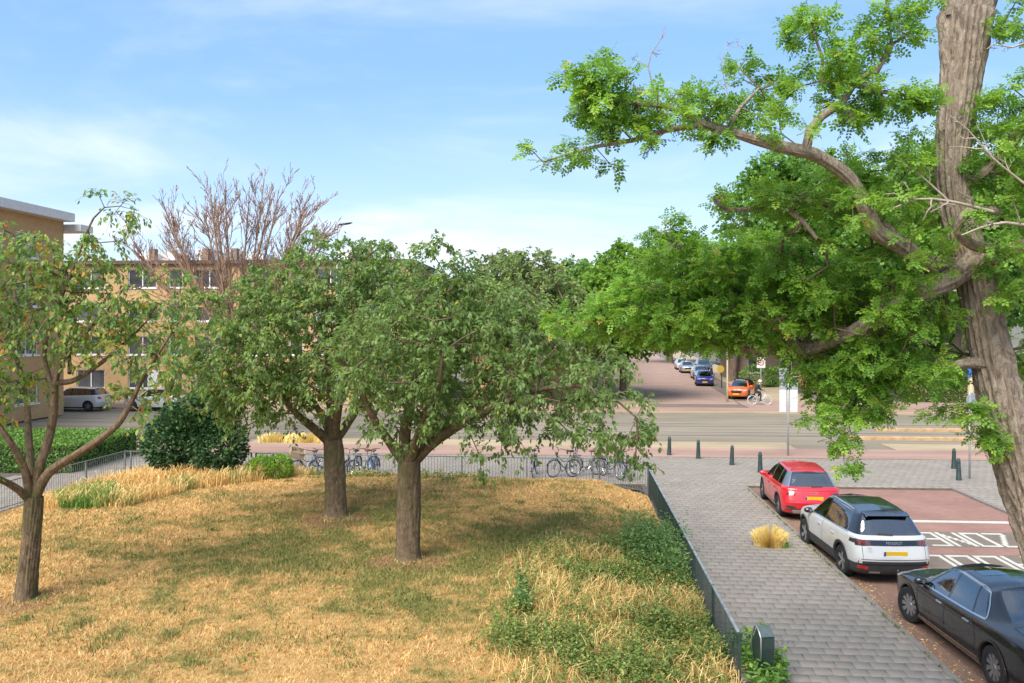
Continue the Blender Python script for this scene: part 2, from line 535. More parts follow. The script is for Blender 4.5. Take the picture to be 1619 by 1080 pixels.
def courses(x0, x1, y0, y1):
    out = []
    n = int(round((y1 - y0) / T))
    for j in range(n):
        x = x0; first = True
        while x < x1 - 0.02:
            w = T / 2 if (first and j % 2) else T
            first = False
            w = min(w, x1 - x)
            out.append((x, y0 + j * T, w)); x += w
    return out
rest_V, rest_F, rest_T = [], [], []
def add_rest(x, y, w):
    b = sum(len(v) for v in rest_V)
    v = tile_verts(w, T) + np.array([x, y, random.uniform(-.004, .002)])
    v[:, 2] += (v[:, 0] - x - .15) * random.uniform(-.012, .012)
    rest_V.append(v); rest_T.append(np.full(12, random.random()))
    rest_F.append(np.array(TF) + b)
ntile = 0
for (x, y, w) in courses(FENCE_X + 0.06, KERB_X - 0.004, 1.2, Y_LOT - 0.5):
    vis_x = (y * 0.6 + 0.2)
    if y > 13.3 and x < vis_x and x + w > 2.7 and ntile < 300:
        link('tile', tile_mesh(w), pav, (x, y, random.uniform(-.004, .002)), (random.uniform(-.005, .005), random.uniform(-.005, .005), random.uniform(-.006, .006)))
        ntile += 1
    elif y > 8: add_rest(x, y, w)
Vr = np.concatenate(rest_V); Fr = np.concatenate(rest_F)
o = link('tile_paving', np_mesh('tile_paving', Vr, Fr, MATS['concrete_tile'], tint=np.concatenate(rest_T)), pav); o['kind'] = 'stuff'
# the crossing pavement and the right-hand one: tiles laid the other way, all one mass
rest_V, rest_F, rest_T = [], [], []
for (x, y, w) in courses(-20, RIGHT_X + 9.0, Y_LOT - 0.3, Y_BIKE - 0.1): add_rest(x, y, w)
for (x, y, w) in courses(RIGHT_X + 0.02, RIGHT_X + 6, 18.0, Y_LOT - 0.4): add_rest(x, y, w)
for (x, y, w) in courses(-21.5, -17.8, 22.0, Y_LOT - 0.4): add_rest(x, y, w)
o = link('tile_paving_crossing', np_mesh('tile_paving_crossing', np.concatenate(rest_V), np.concatenate(rest_F), MATS['concrete_tile'], tint=np.concatenate(rest_T)))
o['kind'] = 'structure'

# ---- SCHOOL ZONE in white clinkers on two grey fields, to be read from the main road
fields = [(8.75, 13.2, 20.35, 22.05), (9.3, 13.2, 22.75, 24.45)]
mk = empty('school_zone_marking', (11.0, 22.0, -0.08)); 
tag(mk, 'white SCHOOL ZONE lettering inlaid in grey bricks in the road beside the white car', 'road marking')
zt = -0.081
for (a, b, c, d) in fields:
    MB().box(a - 11, b - 11, c - 22, d - 22, -0.01, 0.003).build('grey_field', MATS['grey_clinker'], mk)
SW = 0.105
def strokes(ch, w, h):
    """letter strokes as rectangles (x0,x1,y0,y1) in the reader's frame"""
    e = SW * 1.25
    L, Rr, T_, B_ = (0, SW, 0, h), (w - SW, w, 0, h), (0, w, h - e, h), (0, w, 0, e)
    M_ = (0, w, h / 2 - e / 2, h / 2 + e / 2)
    st = 7
    if ch == 'S': return [T_, M_, B_, (0, SW, h / 2, h), (w - SW, w, 0, h / 2)]
    if ch == 'C': return [L, T_, B_]
    if ch == 'H': return [L, Rr, M_]
    if ch == 'O': return [L, Rr, T_, B_]
    if ch == 'L': return [L, B_]
    if ch == 'E': return [L, T_, B_, (0, w * .8, h / 2 - e / 2, h / 2 + e / 2)]
    if ch == 'Z':
        return [T_, B_] + [((w - SW) * i / (st - 1), (w - SW) * i / (st - 1) + SW * 1.1, e + (h - 2 * e) * i / st, e + (h - 2 * e) * (i + 1) / st) for i in range(st)]
    if ch == 'N':
        return [L, Rr] + [((w - SW) * (1 - i / (st - 1)), (w - SW) * (1 - i / (st - 1)) + SW * 1.1, h * i / st, h * (i + 1) / st) for i in range(st)]
def word(txt, xr, y0, w, gap, h):
    """xr: world x of the reader's left edge (our right); the reader faces -Y"""
    x = xr
    for ch in txt:
        m = MB(); k = 0
        for (a, b, c, d) in strokes(ch, w, h):
            k += 1
            m.box(x - b - 11, x - a - 11, y0 + (h - d) - 22 , y0 + (h - c) - 22, 0.0, 0.0065 + 0.0006 * k)
        m.build('letter', MATS['white_clinker'], mk)
        x -= w + gap
# reader's top of letter is away from the reader = towards us (small y)
word('SCHOOL', 12.86, 20.45, 0.60, 0.085, 1.5)
word('ZONE', 12.12, 22.85, 0.56, 0.075, 1.5)
ln = MB().box(8.5, RIGHT_X - 0.14, 25.6, 25.85, -0.09, -0.074).build('white_line', MATS['white_clinker'])
tag(ln, 'white line of bricks across the side street before the lettering', 'road marking')

# ------------------------------------------------------------------ lawn
LAWN = [(-17.6, 2.0), (FENCE_X - 0.06, 2.0), (FENCE_X - 0.06, 28.3), (0.8, 30.35), (-17.2, 30.9)]
def vnoise(x, y, s, seed=0):
    """cheap smooth value noise, numpy"""
    x = np.asarray(x) * s + seed * 17.3; y = np.asarray(y) * s + seed * 9.7
    xi, yi = np.floor(x).astype(int), np.floor(y).astype(int)
    xf, yf = x - xi, y - yi
    def h(a, b):
        n = np.sin(a * 127.1 + b * 311.7 + seed * 74.7) * 43758.5453
        return n - np.floor(n)
    u = xf * xf * (3 - 2 * xf); v = yf * yf * (3 - 2 * yf)
    return (h(xi, yi) * (1 - u) + h(xi + 1, yi) * u) * (1 - v) + (h(xi, yi + 1) * (1 - u) + h(xi + 1, yi + 1) * u) * v
def lawn_z(x, y):
    x = np.asarray(x, float); y = np.asarray(y, float)
    ex = np.minimum((FENCE_X - x) / 3.0, (x + 17.6) / 3.0); ey = (31.0 - y) / 2.2
    s = np.clip(np.minimum(ex, ey), 0, 1); s = s * s * (3 - 2 * s)
    return 0.03 + 0.36 * s + 0.05 * (vnoise(x, y, 0.5, 3) - .5) * s + 0.03 * (vnoise(x, y, 1.7, 4) - .5)
def in_lawn(x, y):
    x = np.asarray(x); y = np.asarray(y)
    ok = (x > -17.4) & (x < FENCE_X - 0.08) & (y > 2)
    back = np.where(x < 0.8, 30.35 + (0.8 - x) * 0.55 / 18, 30.35 - (x - 0.8) * 2.05 / 1.8)
    return ok & (y < back)
nx, ny = 92, 130
gx = np.linspace(-17.6, FENCE_X - 0.05, nx); gy = np.linspace(2, 31, ny)
GX, GY = np.meshgrid(gx, gy)
lim = np.where(GX < 0.8, 30.4 + (0.8 - GX) * 0.55 / 18, 30.4 - (GX - 0.8) * 2.05 / 1.86)
GY = np.minimum(GY, lim)
GZ = lawn_z(GX, GY)
V = np.stack([GX, GY, GZ], -1).reshape(-1, 3)
idx = np.arange(nx * ny).reshape(ny, nx)
F = np.stack([idx[:-1, :-1], idx[:-1, 1:], idx[1:, 1:], idx[1:, :-1]], -1).reshape(-1, 4)
o = link('lawn', np_mesh('lawn', V, F, MATS['dry_turf'], smooth=True)); o['kind'] = 'structure'

def blades(name, P, H, Wd, lean, mat, tint=None, rg=None, kind='stuff', parent=None):
    """single-triangle blades, bent over by 'lean'"""
    rg = rg or rng
    n = len(P)
    a = rg.uniform(0, 2 * np.pi, n); b = rg.uniform(0, 2 * np.pi, n)
    dx, dy = np.cos(a), np.sin(a)
    tip = P + np.stack([np.cos(b) * lean * H, np.sin(b) * lean * H, H * np.sqrt(np.clip(1 - (lean * 0.8) ** 2, 0.08, 1))], -1)
    w = np.stack([dx * Wd / 2, dy * Wd / 2, np.zeros(n)], -1)
    V = np.stack([P - w, P + w, tip], 1).reshape(-1, 3)
    F = np.arange(3 * n).reshape(-1, 3)
    t = rg.random(n) if tint is None else tint
    o = link(name, np_mesh(name, V, F, MATS[mat], tint=np.repeat(t, 3)), parent)
    o['kind'] = kind
    return o
# density falls with distance, blades get coarser
def scatter(n, x0, x1, y0, y1):
    return rng.uniform(x0, x1, n), rng.uniform(y0, y1, n)
px_, py_ = scatter(470000, -17.4, FENCE_X - 0.1, 11.5, 31)
keep = in_lawn(px_, py_) & (np.abs(px_ + py_ * 0.0708) < py_ * 0.66 + 1.0)
keep &= rng.random(len(px_)) < np.clip(19.0 / py_, 0.45, 1.0)
px_, py_ = px_[keep], py_[keep]
P = np.stack([px_, py_, lawn_z(px_, py_) - 0.006], -1)
H = rng.uniform(0.035, 0.11, len(P)) * (0.7 + 0.7 * vnoise(px_, py_, 0.9, 5))
o = blades('lawn_grass', P, H, rng.uniform(0.009, 0.021, len(P)) * np.clip(py_ / 17, 0.9, 1.5), rng.uniform(0.5, 1.15, len(P)), 'grass_blade')
tag(o, 'short straw-coloured dry grass with green patches covering the park lawn', 'grass')
# ------------------------------------------------------------------ vegetation
def m_bark(name, lo, hi, scale=7.0, stretch=0.16, bump=0.9, moss=0.0):
    t = NT(name); p = t.mapping(t.pos(), (1, 1, stretch))
    n = t.noise(p, scale, 6, 0.68, 0.8); f = t.noise(p, scale * 4.5, 4, 0.65)
    c = t.ramp(n, [(0.32, lo), (0.5, tuple((a + b) / 2 for a, b in zip(lo, hi))), (0.68, hi)])
    c = t.mix(0.5, c, t.ramp(f, [(0.3, 0.6), (0.7, 1.25)]), 'MULTIPLY')
    if moss:
        mz = t.noise(t.pos(), 1.7, 4)
        c = t.mix(t.mrange(mz, 0.5, 0.68, 0, moss), c, (0.10, 0.10, 0.035))
    t.set(c, 0.92, 0, 0.2)
    h = t.math('ADD', n, t.math('MULTIPLY', f, 0.35))
    t.bump(h, bump, 0.05)
    return t.m
m_bark('cherry_bark', (0.075, 0.052, 0.032), (0.25, 0.175, 0.105), 11, 0.55, 0.8, 0.6)
m_bark('locust_bark', (0.187, 0.138, 0.098), (0.517, 0.418, 0.316), 17, 0.4, 1.0)
m_bark('limb_bark', (0.10, 0.065, 0.042), (0.30, 0.215, 0.15), 9, 0.8, 0.8)
m_bark('twig_bark', (0.17, 0.115, 0.085), (0.31, 0.23, 0.18), 6, 1.0, 0.3)
m_bark('purple_bark', (0.218, 0.131, 0.089), (0.393, 0.263, 0.176), 6, 0.5, 0.4)
m_bark('far_bark', (0.09, 0.062, 0.045), (0.20, 0.145, 0.105), 5, 0.3, 0.5)
m_bark('dead_bark', (0.30, 0.235, 0.18), (0.48, 0.40, 0.32), 8, 1.0, 0.4)

leaf_mat('cherry_leaf', [(0.0, (0.062, 0.101, 0.033)), (0.45, (0.098, 0.149, 0.047)), (0.8, (0.142, 0.198, 0.058)), (0.965, (0.152, 0.216, 0.047)), (0.985, (0.304, 0.225, 0.035)), (1.0, (0.384, 0.171, 0.027))])
leaf_mat('cherry_leaf_yellow', [(0.0, (0.045, 0.092, 0.023)), (0.4, (0.081, 0.150, 0.037)), (0.75, (0.141, 0.213, 0.049)), (0.92, (0.215, 0.238, 0.053)), (0.965, (0.309, 0.200, 0.040)), (1.0, (0.349, 0.125, 0.026))])
leaf_mat('locust_leaf', [(0.0, (0.054, 0.115, 0.020)), (0.4, (0.103, 0.190, 0.030)), (0.75, (0.160, 0.265, 0.039)), (0.94, (0.222, 0.310, 0.051)), (0.97, (0.293, 0.270, 0.051)), (1.0, (0.320, 0.200, 0.051))], 0.5)
leaf_mat('big_tree_leaf', [(0.0, (0.040, 0.092, 0.020)), (0.5, (0.085, 0.167, 0.033)), (0.85, (0.135, 0.232, 0.048)), (1.0, (0.195, 0.286, 0.060))])
leaf_mat('grey_leaf', [(0.0, (0.07, 0.095, 0.042)), (0.5, (0.125, 0.16, 0.065)), (0.9, (0.20, 0.24, 0.09)), (1.0, (0.24, 0.22, 0.09))])
leaf_mat('bright_leaf', [(0.0, (0.058, 0.117, 0.020)), (0.5, (0.098, 0.176, 0.027)), (1.0, (0.164, 0.234, 0.037))])
leaf_mat('laurel_leaf', [(0.0, (0.014, 0.034, 0.013)), (0.5, (0.025, 0.055, 0.02)), (1.0, (0.05, 0.09, 0.03))], 0.15, 0.5, 0.12)
leaf_mat('hedge_leaf', [(0.0, (0.043, 0.090, 0.017)), (0.6, (0.078, 0.144, 0.026)), (1.0, (0.125, 0.195, 0.031))], 0.25)
leaf_mat('purple_leaf', [(0.0, (0.128, 0.067, 0.057)), (0.6, (0.200, 0.119, 0.095)), (1.0, (0.264, 0.180, 0.123))], 0.2)
leaf_mat('weed_leaf', [(0.0, (0.045, 0.075, 0.017)), (0.5, (0.085, 0.12, 0.027)), (0.8, (0.15, 0.165, 0.042)), (0.9, (0.28, 0.19, 0.06)), (1.0, (0.33, 0.16, 0.05))], 0.25)
leaf_mat('green_weed_leaf', [(0.0, (0.031, 0.066, 0.020)), (0.5, (0.062, 0.109, 0.031)), (1.0, (0.117, 0.168, 0.047))], 0.25)
leaf_mat('straw', [(0.0, (0.269, 0.162, 0.056)), (0.5, (0.370, 0.252, 0.095)), (0.85, (0.437, 0.330, 0.151)), (0.93, (0.168, 0.168, 0.050)), (1.0, (0.101, 0.123, 0.034))], 0.2, 0.7)
leaf_mat('green_grass', [(0.0, (0.050, 0.070, 0.017)), (0.6, (0.090, 0.106, 0.028)), (1.0, (0.157, 0.146, 0.050))], 0.2, 0.7)
leaf_mat('straw_pure', [(0.0, (0.291, 0.209, 0.068)), (0.5, (0.403, 0.320, 0.123)), (1.0, (0.470, 0.407, 0.191))], 0.25, 0.7)

def nrm(a):
    return a / np.maximum(np.linalg.norm(a, axis=-1, keepdims=True), 1e-9)
# leaf templates: x across, y along, z off the blade
LEAF_V = np.array([(0, 0, 0), (-0.26, 0.35, 0.05), (-0.20, 0.72, 0.04), (0, 1, -0.10), (0.20, 0.72, 0.04), (0.26, 0.35, 0.05)])
LEAF_F = np.array([(0, 3, 2, 1), (0, 5, 4, 3)])
ROUND_V = np.array([(0, 0, 0), (-0.42, 0.35, 0.06), (-0.30, 0.8, 0.03), (0, 1, -0.06), (0.30, 0.8, 0.03), (0.42, 0.35, 0.06)])
QUAD_V = np.array([(-.06, 0, 0), (-0.40, 0.5, 0.06), (0, 1, -0.05), (0.40, 0.5, 0.06)])
QUAD_F = np.array([(0, 3, 2, 1)])
def pinnate():
    V = []; F = []
    def leaflet(y, side, L, W):
        b = len(V)
        a = R(62 if side else 0)
        if side == 0: d = np.array([0, 1]); n = np.array([1, 0])
        else: d = np.array([side * math.sin(a), math.cos(a)]); n = np.array([d[1], -d[0]])
        o = np.array([0, y])
        for q, s, zz in ((0.0, 0, 0), (0.5, -1, .012), (1.0, 0, -0.02), (0.5, 1, .012)):
            p = o + d * L * q + n * W * s
            V.append((p[0], p[1], zz - 0.10 * abs(p[1] - .4) ** 2))
        F.append((b, b + 1, b + 2, b + 3))
    for y in (0.2, 0.5, 0.8):
        for sd_ in (-1, 1): leaflet(y, sd_, 0.37, 0.125)
    leaflet(0.9, 0, 0.36, 0.12)
    return np.array(V), np.array(F)
PIN_V, PIN_F = pinnate()

def leaf_mesh(name, P, D, N, S, tmpl, tint, mat, parent=None, kind=None):
    TV, TF_ = tmpl
    D = nrm(D); X = nrm(np.cross(D, N)); Z = np.cross(X, D)
    S = np.asarray(S).reshape(-1, 1, 1)
    V = P[:, None, :] + S * (TV[None, :, 0:1] * X[:, None, :] + TV[None, :, 1:2] * D[:, None, :] + TV[None, :, 2:3] * Z[:, None, :])
    n, k = len(P), len(TV)
    F = (TF_[None] + (np.arange(n) * k)[:, None, None]).reshape(-1, TF_.shape[1])
    o = link(name, np_mesh(name, V.reshape(-1, 3), F, MATS[mat], tint=np.repeat(np.clip(tint, 0, 1), k)), parent)
    if kind: o['kind'] = kind
    return o

def tubes(name, lines, mat, n=6, parent=None, wob=0.0, seed=1):
    """many tapered tubes in one mesh. lines: list of (pts (m,3), radii (m,))"""
    Vs, Fs = [], []; base = 0
    rg = np.random.default_rng(seed)
    for pts, rad in lines:
        pts = np.asarray(pts, float); rad = np.asarray(rad, float)
        m = len(pts)
        if m < 2: continue
        nn = n if rad.max() > 0.012 else 3
        if rad.max() > 0.1: nn = max(n, 14)
        t = np.gradient(pts, axis=0); t = nrm(t)
        ref = np.array([0.31, 0.92, 0.23]) if abs(t[0, 2]) > 0.7 else np.array([0.1, 0.05, 1.0])
        a = nrm(np.cross(t, ref)); b = np.cross(t, a)
        th = np.linspace(0, 2 * np.pi, nn, endpoint=False)
        rr = rad[:, None] * np.ones(nn)[None]
        if wob and rad.max() > 0.04:
            ph = rg.uniform(0, 6.28, 4)
            s = np.cumsum(np.r_[0, np.linalg.norm(np.diff(pts, axis=0), axis=1)])
            rr = rr * (1 + wob * (np.sin(3 * th[None] + ph[0] + s[:, None] * 1.3) * .5 + np.sin(5 * th[None] + ph[1] - s[:, None] * 2.1) * .35 + .4 * np.sin(s[:, None] * 4.3 + 2 * th[None] + ph[2])))
        ring = pts[:, None] + rr[..., None] * (np.cos(th)[None, :, None] * a[:, None] + np.sin(th)[None, :, None] * b[:, None])
        Vs.append(ring.reshape(-1, 3))
        i = np.arange(m - 1)[:, None] * nn; j = np.arange(nn)[None]; j2 = (j + 1) % nn
        Fs.append(np.stack([i + j, i + j2, i + nn + j2, i + nn + j], -1).reshape(-1, 4) + base)
        base += m * nn
    return link(name, np_mesh(name, np.concatenate(Vs), np.concatenate(Fs), MATS[mat], smooth=True), parent)

def smooth_line(pts, step=0.25):
    """Catmull-Rom through pts (k,>=3 columns)"""
    P_ = np.asarray(pts, float)
    P_ = np.vstack([2 * P_[0] - P_[1], P_, 2 * P_[-1] - P_[-2]])
    out = []
    for i in range(1, len(P_) - 2):
        p0, p1, p2, p3 = P_[i - 1], P_[i], P_[i + 1], P_[i + 2]
        n = max(1, int(np.linalg.norm(p2[:3] - p1[:3]) / step))
        for u in np.arange(n) / n:
            out.append(0.5 * ((2 * p1) + (-p0 + p2) * u + (2 * p0 - 5 * p1 + 4 * p2 - p3) * u ** 2 + (-p0 + 3 * p1 - 3 * p2 + p3) * u ** 3))
    out.append(P_[-2])
    return np.array(out)

def bark_tube(name, line4, root, bark, amp=.075, n=84, step=.035, off=(0, 0, 0), seed=0, kk=(9, 15)):
    """furrowed bark as geometry: long braided ridges"""
    T_ = smooth_line(line4, step)
    p = T_[:, :3] - np.array(off); r = T_[:, 3]
    t = nrm(np.gradient(p, axis=0))
    ref = np.array([0.1, 1.0, 0.05]) if abs(t[:, 2]).mean() > .6 else np.array([0.05, 0.1, 1.0])
    a = nrm(np.cross(t, ref)); b = np.cross(t, a)
    th = np.linspace(0, 2 * np.pi, n, endpoint=False)
    s_ = np.cumsum(np.r_[0, np.linalg.norm(np.diff(p, axis=0), axis=1)])
    S, TH = np.meshgrid(s_, th, indexing='ij')
    warp = (vnoise(np.cos(TH) * 2 + S * .9, np.sin(TH) * 2 - S * .7, 1.3, 21 + seed) - .5) * 1.1
    u = TH + warp * .35
    def ridg(k, ph, fs):
        return 1 - np.abs(np.sin(u * k / 2 * 2 + ph + 1.6 * np.sin(S * fs + ph * 2 + 1.3 * np.sin(TH * 2))))
    cx, sx = np.cos(TH), np.sin(TH)
    h = ridg(kk[0], .3, 2.1) * .55 + ridg(kk[1], 1.7, 3.3) * .35 + .45 * vnoise(cx * 5 + S * .5, sx * 5 + S * 7, 1.0, 22) * ridg(kk[0], .3, 2.1) + .3 * vnoise(cx * 6 + S * 2, sx * 6 + S * 7, 1.0, 24) + .2 * vnoise(cx * 13 + S * 5, sx * 13 - S * 16, 1.0, 23)
    h = h - h.mean()
    rr = r[:, None] * (1 + .05 * np.sin(2 * TH + S * .8) + .03 * np.sin(3 * TH - S * 1.7)) - h * np.minimum(amp, r[:, None] * .3)
    ring = p[:, None] + rr[..., None] * (np.cos(th)[None, :, None] * a[:, None] + np.sin(th)[None, :, None] * b[:, None])
    m = len(p)
    i = np.arange(m - 1)[:, None] * n; j = np.arange(n)[None]; j2 = (j + 1) % n
    F = np.stack([i + j, i + j2, i + n + j2, i + n + j], -1).reshape(-1, 4)
    return link(name, np_mesh(name, ring.reshape(-1, 3), F, MATS[bark], smooth=True), root)

def grow(limbs, targets, r_tip=0.008, r_pow=0.45, seg=0.3, kpath=0.25, jit=0.06, seed=1, sag=0.0, attach_from=0.0):
    """limbs: list of (m,4) arrays x,y,z,r (given wood). Every target is joined to the nearest wood.
    returns the branch lines grown and the end direction at each target"""
    rg = np.random.default_rng(seed)
    pos = []; path = []; wood = []; par = []; att = []
    for L in limbs:
        s = 0
        for i, q in enumerate(L):
            if i: s += np.linalg.norm(q[:3] - L[i - 1][:3])
            pos.append(q[:3]); path.append(s * 0.5); wood.append(q[3]); par.append(-1)
            att.append(s >= attach_from or len(limbs) > 1 and L is not limbs[0])
    M = len(targets) * 14 + len(pos) + 100
    A = np.zeros((M, 3)); A[:len(pos)] = pos
    pl = np.zeros(M); pl[:len(pos)] = path
    ok = np.zeros(M, bool); ok[:len(pos)] = att
    n = len(pos)
    par = par + [0] * (M - n)
    nw = n
    tdir = np.zeros((len(targets), 3))
    root = np.array(pos)[np.array(att)].mean(0)
    d0 = np.min(np.linalg.norm(targets[:, None] - np.array(pos)[None], axis=2), axis=1)
    chains = []
    for ti in np.argsort(d0):
        t = targets[ti]
        d = np.linalg.norm(A[:n] - t, axis=1)
        cost = d + kpath * pl[:n]
        cost[~ok[:n]] = 1e9
        j = int(np.argmin(cost))
        a = A[j]; L = d[j]
        m = max(1, min(12, int(L / seg)))
        back = A[par[j]] if par[j] >= 0 else a - np.array([0, 0, .3])
        tg = nrm((a - back)[None])[0]
        c = a + (tg * 0.45 + nrm((t - a)[None])[0] * 0.3) * L * 0.5 + np.array([0, 0, 0.10 * L])
        prev = j; ch = [j]
        for k in range(1, m + 1):
            u = k / m
            p = a * (1 - u) ** 2 + 2 * c * u * (1 - u) + t * u * u
            if k < m: p = p + rg.normal(0, jit * min(1, L), 3)
            A[n] = p; par[n] = prev; pl[n] = pl[prev] + L / m; ok[n] = True
            prev = n; ch.append(n); n += 1
        tdir[ti] = A[ch[-1]] - A[ch[-2]]
        chains.append(ch)
    w = np.zeros(n)
    for ch in chains: w[ch[-1]] += 1
    for i in range(n - 1, nw - 1, -1):
        if par[i] >= 0: w[par[i]] += w[i]
    lines = []
    for ch in chains:
        rad = [max(r_tip, r_tip * max(1, w[i]) ** r_pow) for i in ch]
        if ch[0] < nw: rad[0] = min(max(rad[1] * 1.1, r_tip), max(wood[ch[0]] * 0.85, r_tip))
        else: rad[0] = min(rad[0], rad[1] * 1.15)
        lines.append((A[ch], np.array(rad)))
    return lines, nrm(tdir)

def blob_points(blobs, n, seed=1, shell=0.35):
    """points spread through ellipsoids (cx,cy,cz,rx,ry,rz[,weight])"""
    rg = np.random.default_rng(seed)
    w = np.array([(b[6] if len(b) > 6 else 1.0) * (b[3] * b[4] * b[5]) ** 0.75 for b in blobs]); w = w / w.sum()
    out = []
    for b, k in zip(blobs, rg.multinomial(n, w)):
        d = nrm(rg.normal(size=(k, 3))); r = rg.uniform(shell, 1, k) ** 0.5
        out.append(np.array(b[:3]) + d * r[:, None] * np.array(b[3:6]))
    return np.concatenate(out)

def sprays(targets, tdir, ntw, L, nleaf, droop, seed, out_c=None, spread=0.9, zflat=1.0):
    """twigs round each target and leaf seats along them -> twig lines, P, D, cluster index"""
    rg = np.random.default_rng(seed)
    n = len(targets)
    base = np.repeat(targets, ntw, 0); td = np.repeat(tdir, ntw, 0)
    ci = np.repeat(np.arange(n), ntw)
    d = td + rg.normal(0, spread, base.shape) + np.array([0, 0, 0.1]); d[:, 2] *= zflat; d = nrm(d)
    Ls = L * rg.uniform(0.55, 1.2, len(base))
    us = np.linspace(0.0, 1, 4)
    line = base[:, None] + d[:, None] * (Ls[:, None] * us[None])[..., None]
    line[..., 2] -= droop * (Ls[:, None] * us[None] ** 2)
    k = nleaf
    u = rg.uniform(0.12, 1.0, (len(base), k))
    P = base[:, None] + d[:, None] * (Ls[:, None] * u)[..., None]
    P[..., 2] -= droop * Ls[:, None] * u ** 2
    T = np.repeat(d[:, None], k, 1).copy(); T[..., 2] -= 2 * droop * u * 0.8
    return line, P.reshape(-1, 3), T.reshape(-1, 3), np.repeat(ci, k)

def make_tree(name, label, base, trunk, limbs, blobs, n_cl, leaf, leaf_size, tmpl, ntw, tw_len, nleaf, droop=0.3, seed=1, bark='cherry_bark', twig='twig_bark',
              leaf_droop=0.6, r_tip=0.008, r_pow=0.45, kpath=0.25, cat='tree', group=None, attach_from=1.2, show_twigs=0.5, tint_bias=0.0, seg=0.3, shell=0.3, wob=0.05, extra_targets=None, flat=1.0, spread=0.9, keep=None, tip_from=.55, tip_n=1, tip_s=.14, near=None, rare_p=.006, zflat=1.0):
    """trunk, limbs: arrays x,y,z,r in world metres"""
    base = Vector(base)
    root = empty(name, base)
    tag(root, label, cat, group)
    off = np.array(base)
    T_ = smooth_line(trunk, 0.22)
    Ls = [smooth_line(l, 0.25) for l in limbs]
    tg = blob_points(blobs, n_cl, seed, shell)
    if keep is not None: tg = tg[keep(tg)]
    rgl = np.random.default_rng(seed + 77)
    tips = []
    for l in Ls:
        if l[-1][3] > .04: continue
        m = len(l); a = int(m * tip_from)
        for q in l[a:]:
            for _ in range(tip_n): tips.append(q[:3] + rgl.normal(0, tip_s, 3))
        tips.append(l[-1][:3] + rgl.normal(0, .04, 3))
    if tips and tip_n: tg = np.concatenate([tg, np.array(tips)])
    if extra_targets is not None: tg = np.concatenate([tg, extra_targets])
    lines, tdir = grow([T_] + Ls, tg, r_tip, r_pow, seg, kpath, seed=seed, attach_from=attach_from)
    def rel(ls): return [(p - off, r) for p, r in ls]
    if near: bark_tube('trunk', trunk, root, bark, near[0], near[1], near[2], off, seed)
    else: tubes('trunk', rel([(T_[:, :3], T_[:, 3])]), bark, 14, root, wob, seed)
    for li, l in enumerate(Ls):
        if near and l[0][3] > .055: bark_tube('limb', limbs[li], root, bark, near[0] * .6, near[1] // 3, near[2] * 1.6, off, seed + li, (5, 7)); continue
        tubes('limb', rel([(l[:, :3], l[:, 3])]), bark, 9, root, wob, seed + 1 + li)
    if lines: tubes('branches', rel(lines), 'limb_bark' if bark != 'purple_bark' else bark, 5, root, 0.0, seed)['kind'] = 'stuff'
    line, P, D, ci = sprays(tg, tdir, ntw, tw_len, nleaf, droop, seed + 5, spread=spread, zflat=zflat)
    rg = np.random.default_rng(seed + 9)
    if show_twigs > 0:
        sel = rg.random(len(line)) < show_twigs
        tw = [(l - off, np.linspace(r_tip * 0.6, r_tip * 0.3, 4)) for l in line[sel]]
        tubes('twigs', tw, twig, 3, root)['kind'] = 'stuff'
    n = len(P)
    P = P + rg.normal(0, leaf_size * 0.25, P.shape)
    Dl = nrm(nrm(D) * 0.7 + rg.normal(0, 0.55, P.shape)) ; Dl[:, 2] -= leaf_droop
    N = rg.normal(0, 0.45, P.shape); N[:, 2] += flat
    cl_t = rg.normal(0, 0.13, len(tg))[ci]
    tint = 0.45 + cl_t + rg.normal(0, 0.2, n) + tint_bias
    rare = rg.random(n) < rare_p
    tint = np.clip(tint, 0.02, 0.94); tint[rare] = rg.uniform(0.96, 1.0, rare.sum())
    o = leaf_mesh('crown', P - off, Dl, N, leaf_size * rg.uniform(0.7, 1.25, n), tmpl, tint, leaf, root, 'stuff')
    return root

def ground_trunk(px, py, zg, tops):
    """trunk/limb points from photo pixels at the depth of the base"""
    d = FPX * (CAM_Z - zg) / (py - 515.0)
    return d

# ---------------- middle cherry (trunk at 645,885), its neighbour behind (530,820), the open one on the left (40,950)
def limb_px(pts, r0, r1):
    """pts: (px,py,depth); radius from r0 to r1 along it"""
    n = len(pts)
    return np.array([[*pt(*p), r0 + (r1 - r0) * i / (n - 1)] for i, p in enumerate(pts)])

zg = 0.38
dA = FPX * (CAM_Z - zg) / (885 - 515.0)
bA = pt(645, 885, dA)
trA = np.array([[*pt(645, 896, dA), .42], [*pt(645, 884, dA), .315], [*pt(645, 866, dA), .265], [*pt(646, 800, dA), .255], [*pt(647, 745, dA), .25], [*pt(648, 728, dA), .235]])
liA = [limb_px([(648, 738, dA), (668, 715, dA - .1), (715, 680, dA - .5), (790, 640, dA - .9), (860, 615, dA - 1.0), (930, 610, dA - 1)], .15, .03),
       limb_px([(646, 738, dA), (640, 690, dA + .1), (655, 610, dA + .2), (690, 520, dA + .3), (705, 440, dA)], .16, .03),
       limb_px([(645, 740, dA), (620, 705, dA - .2), (590, 660, dA - .8), (560, 600, dA - 1.0), (530, 560, dA - 1.2)], .12, .03),
       limb_px([(647, 738, dA), (690, 690, dA + .4), (760, 600, dA + 1.1), (820, 520, dA + 1.5), (850, 470, dA + 1.4)], .14, .03),
       limb_px([(650, 735, dA), (660, 690, dA - .6), (690, 620, dA - 1.6), (700, 560, dA - 2)], .11, .03)]
def bl(px, py, d, rx, ry, rd, w=1.0):
    c = pt(px, py, d); s = d / FPX
    return (c.x, c.y, c.z, rx * s, rd, ry * s, w)
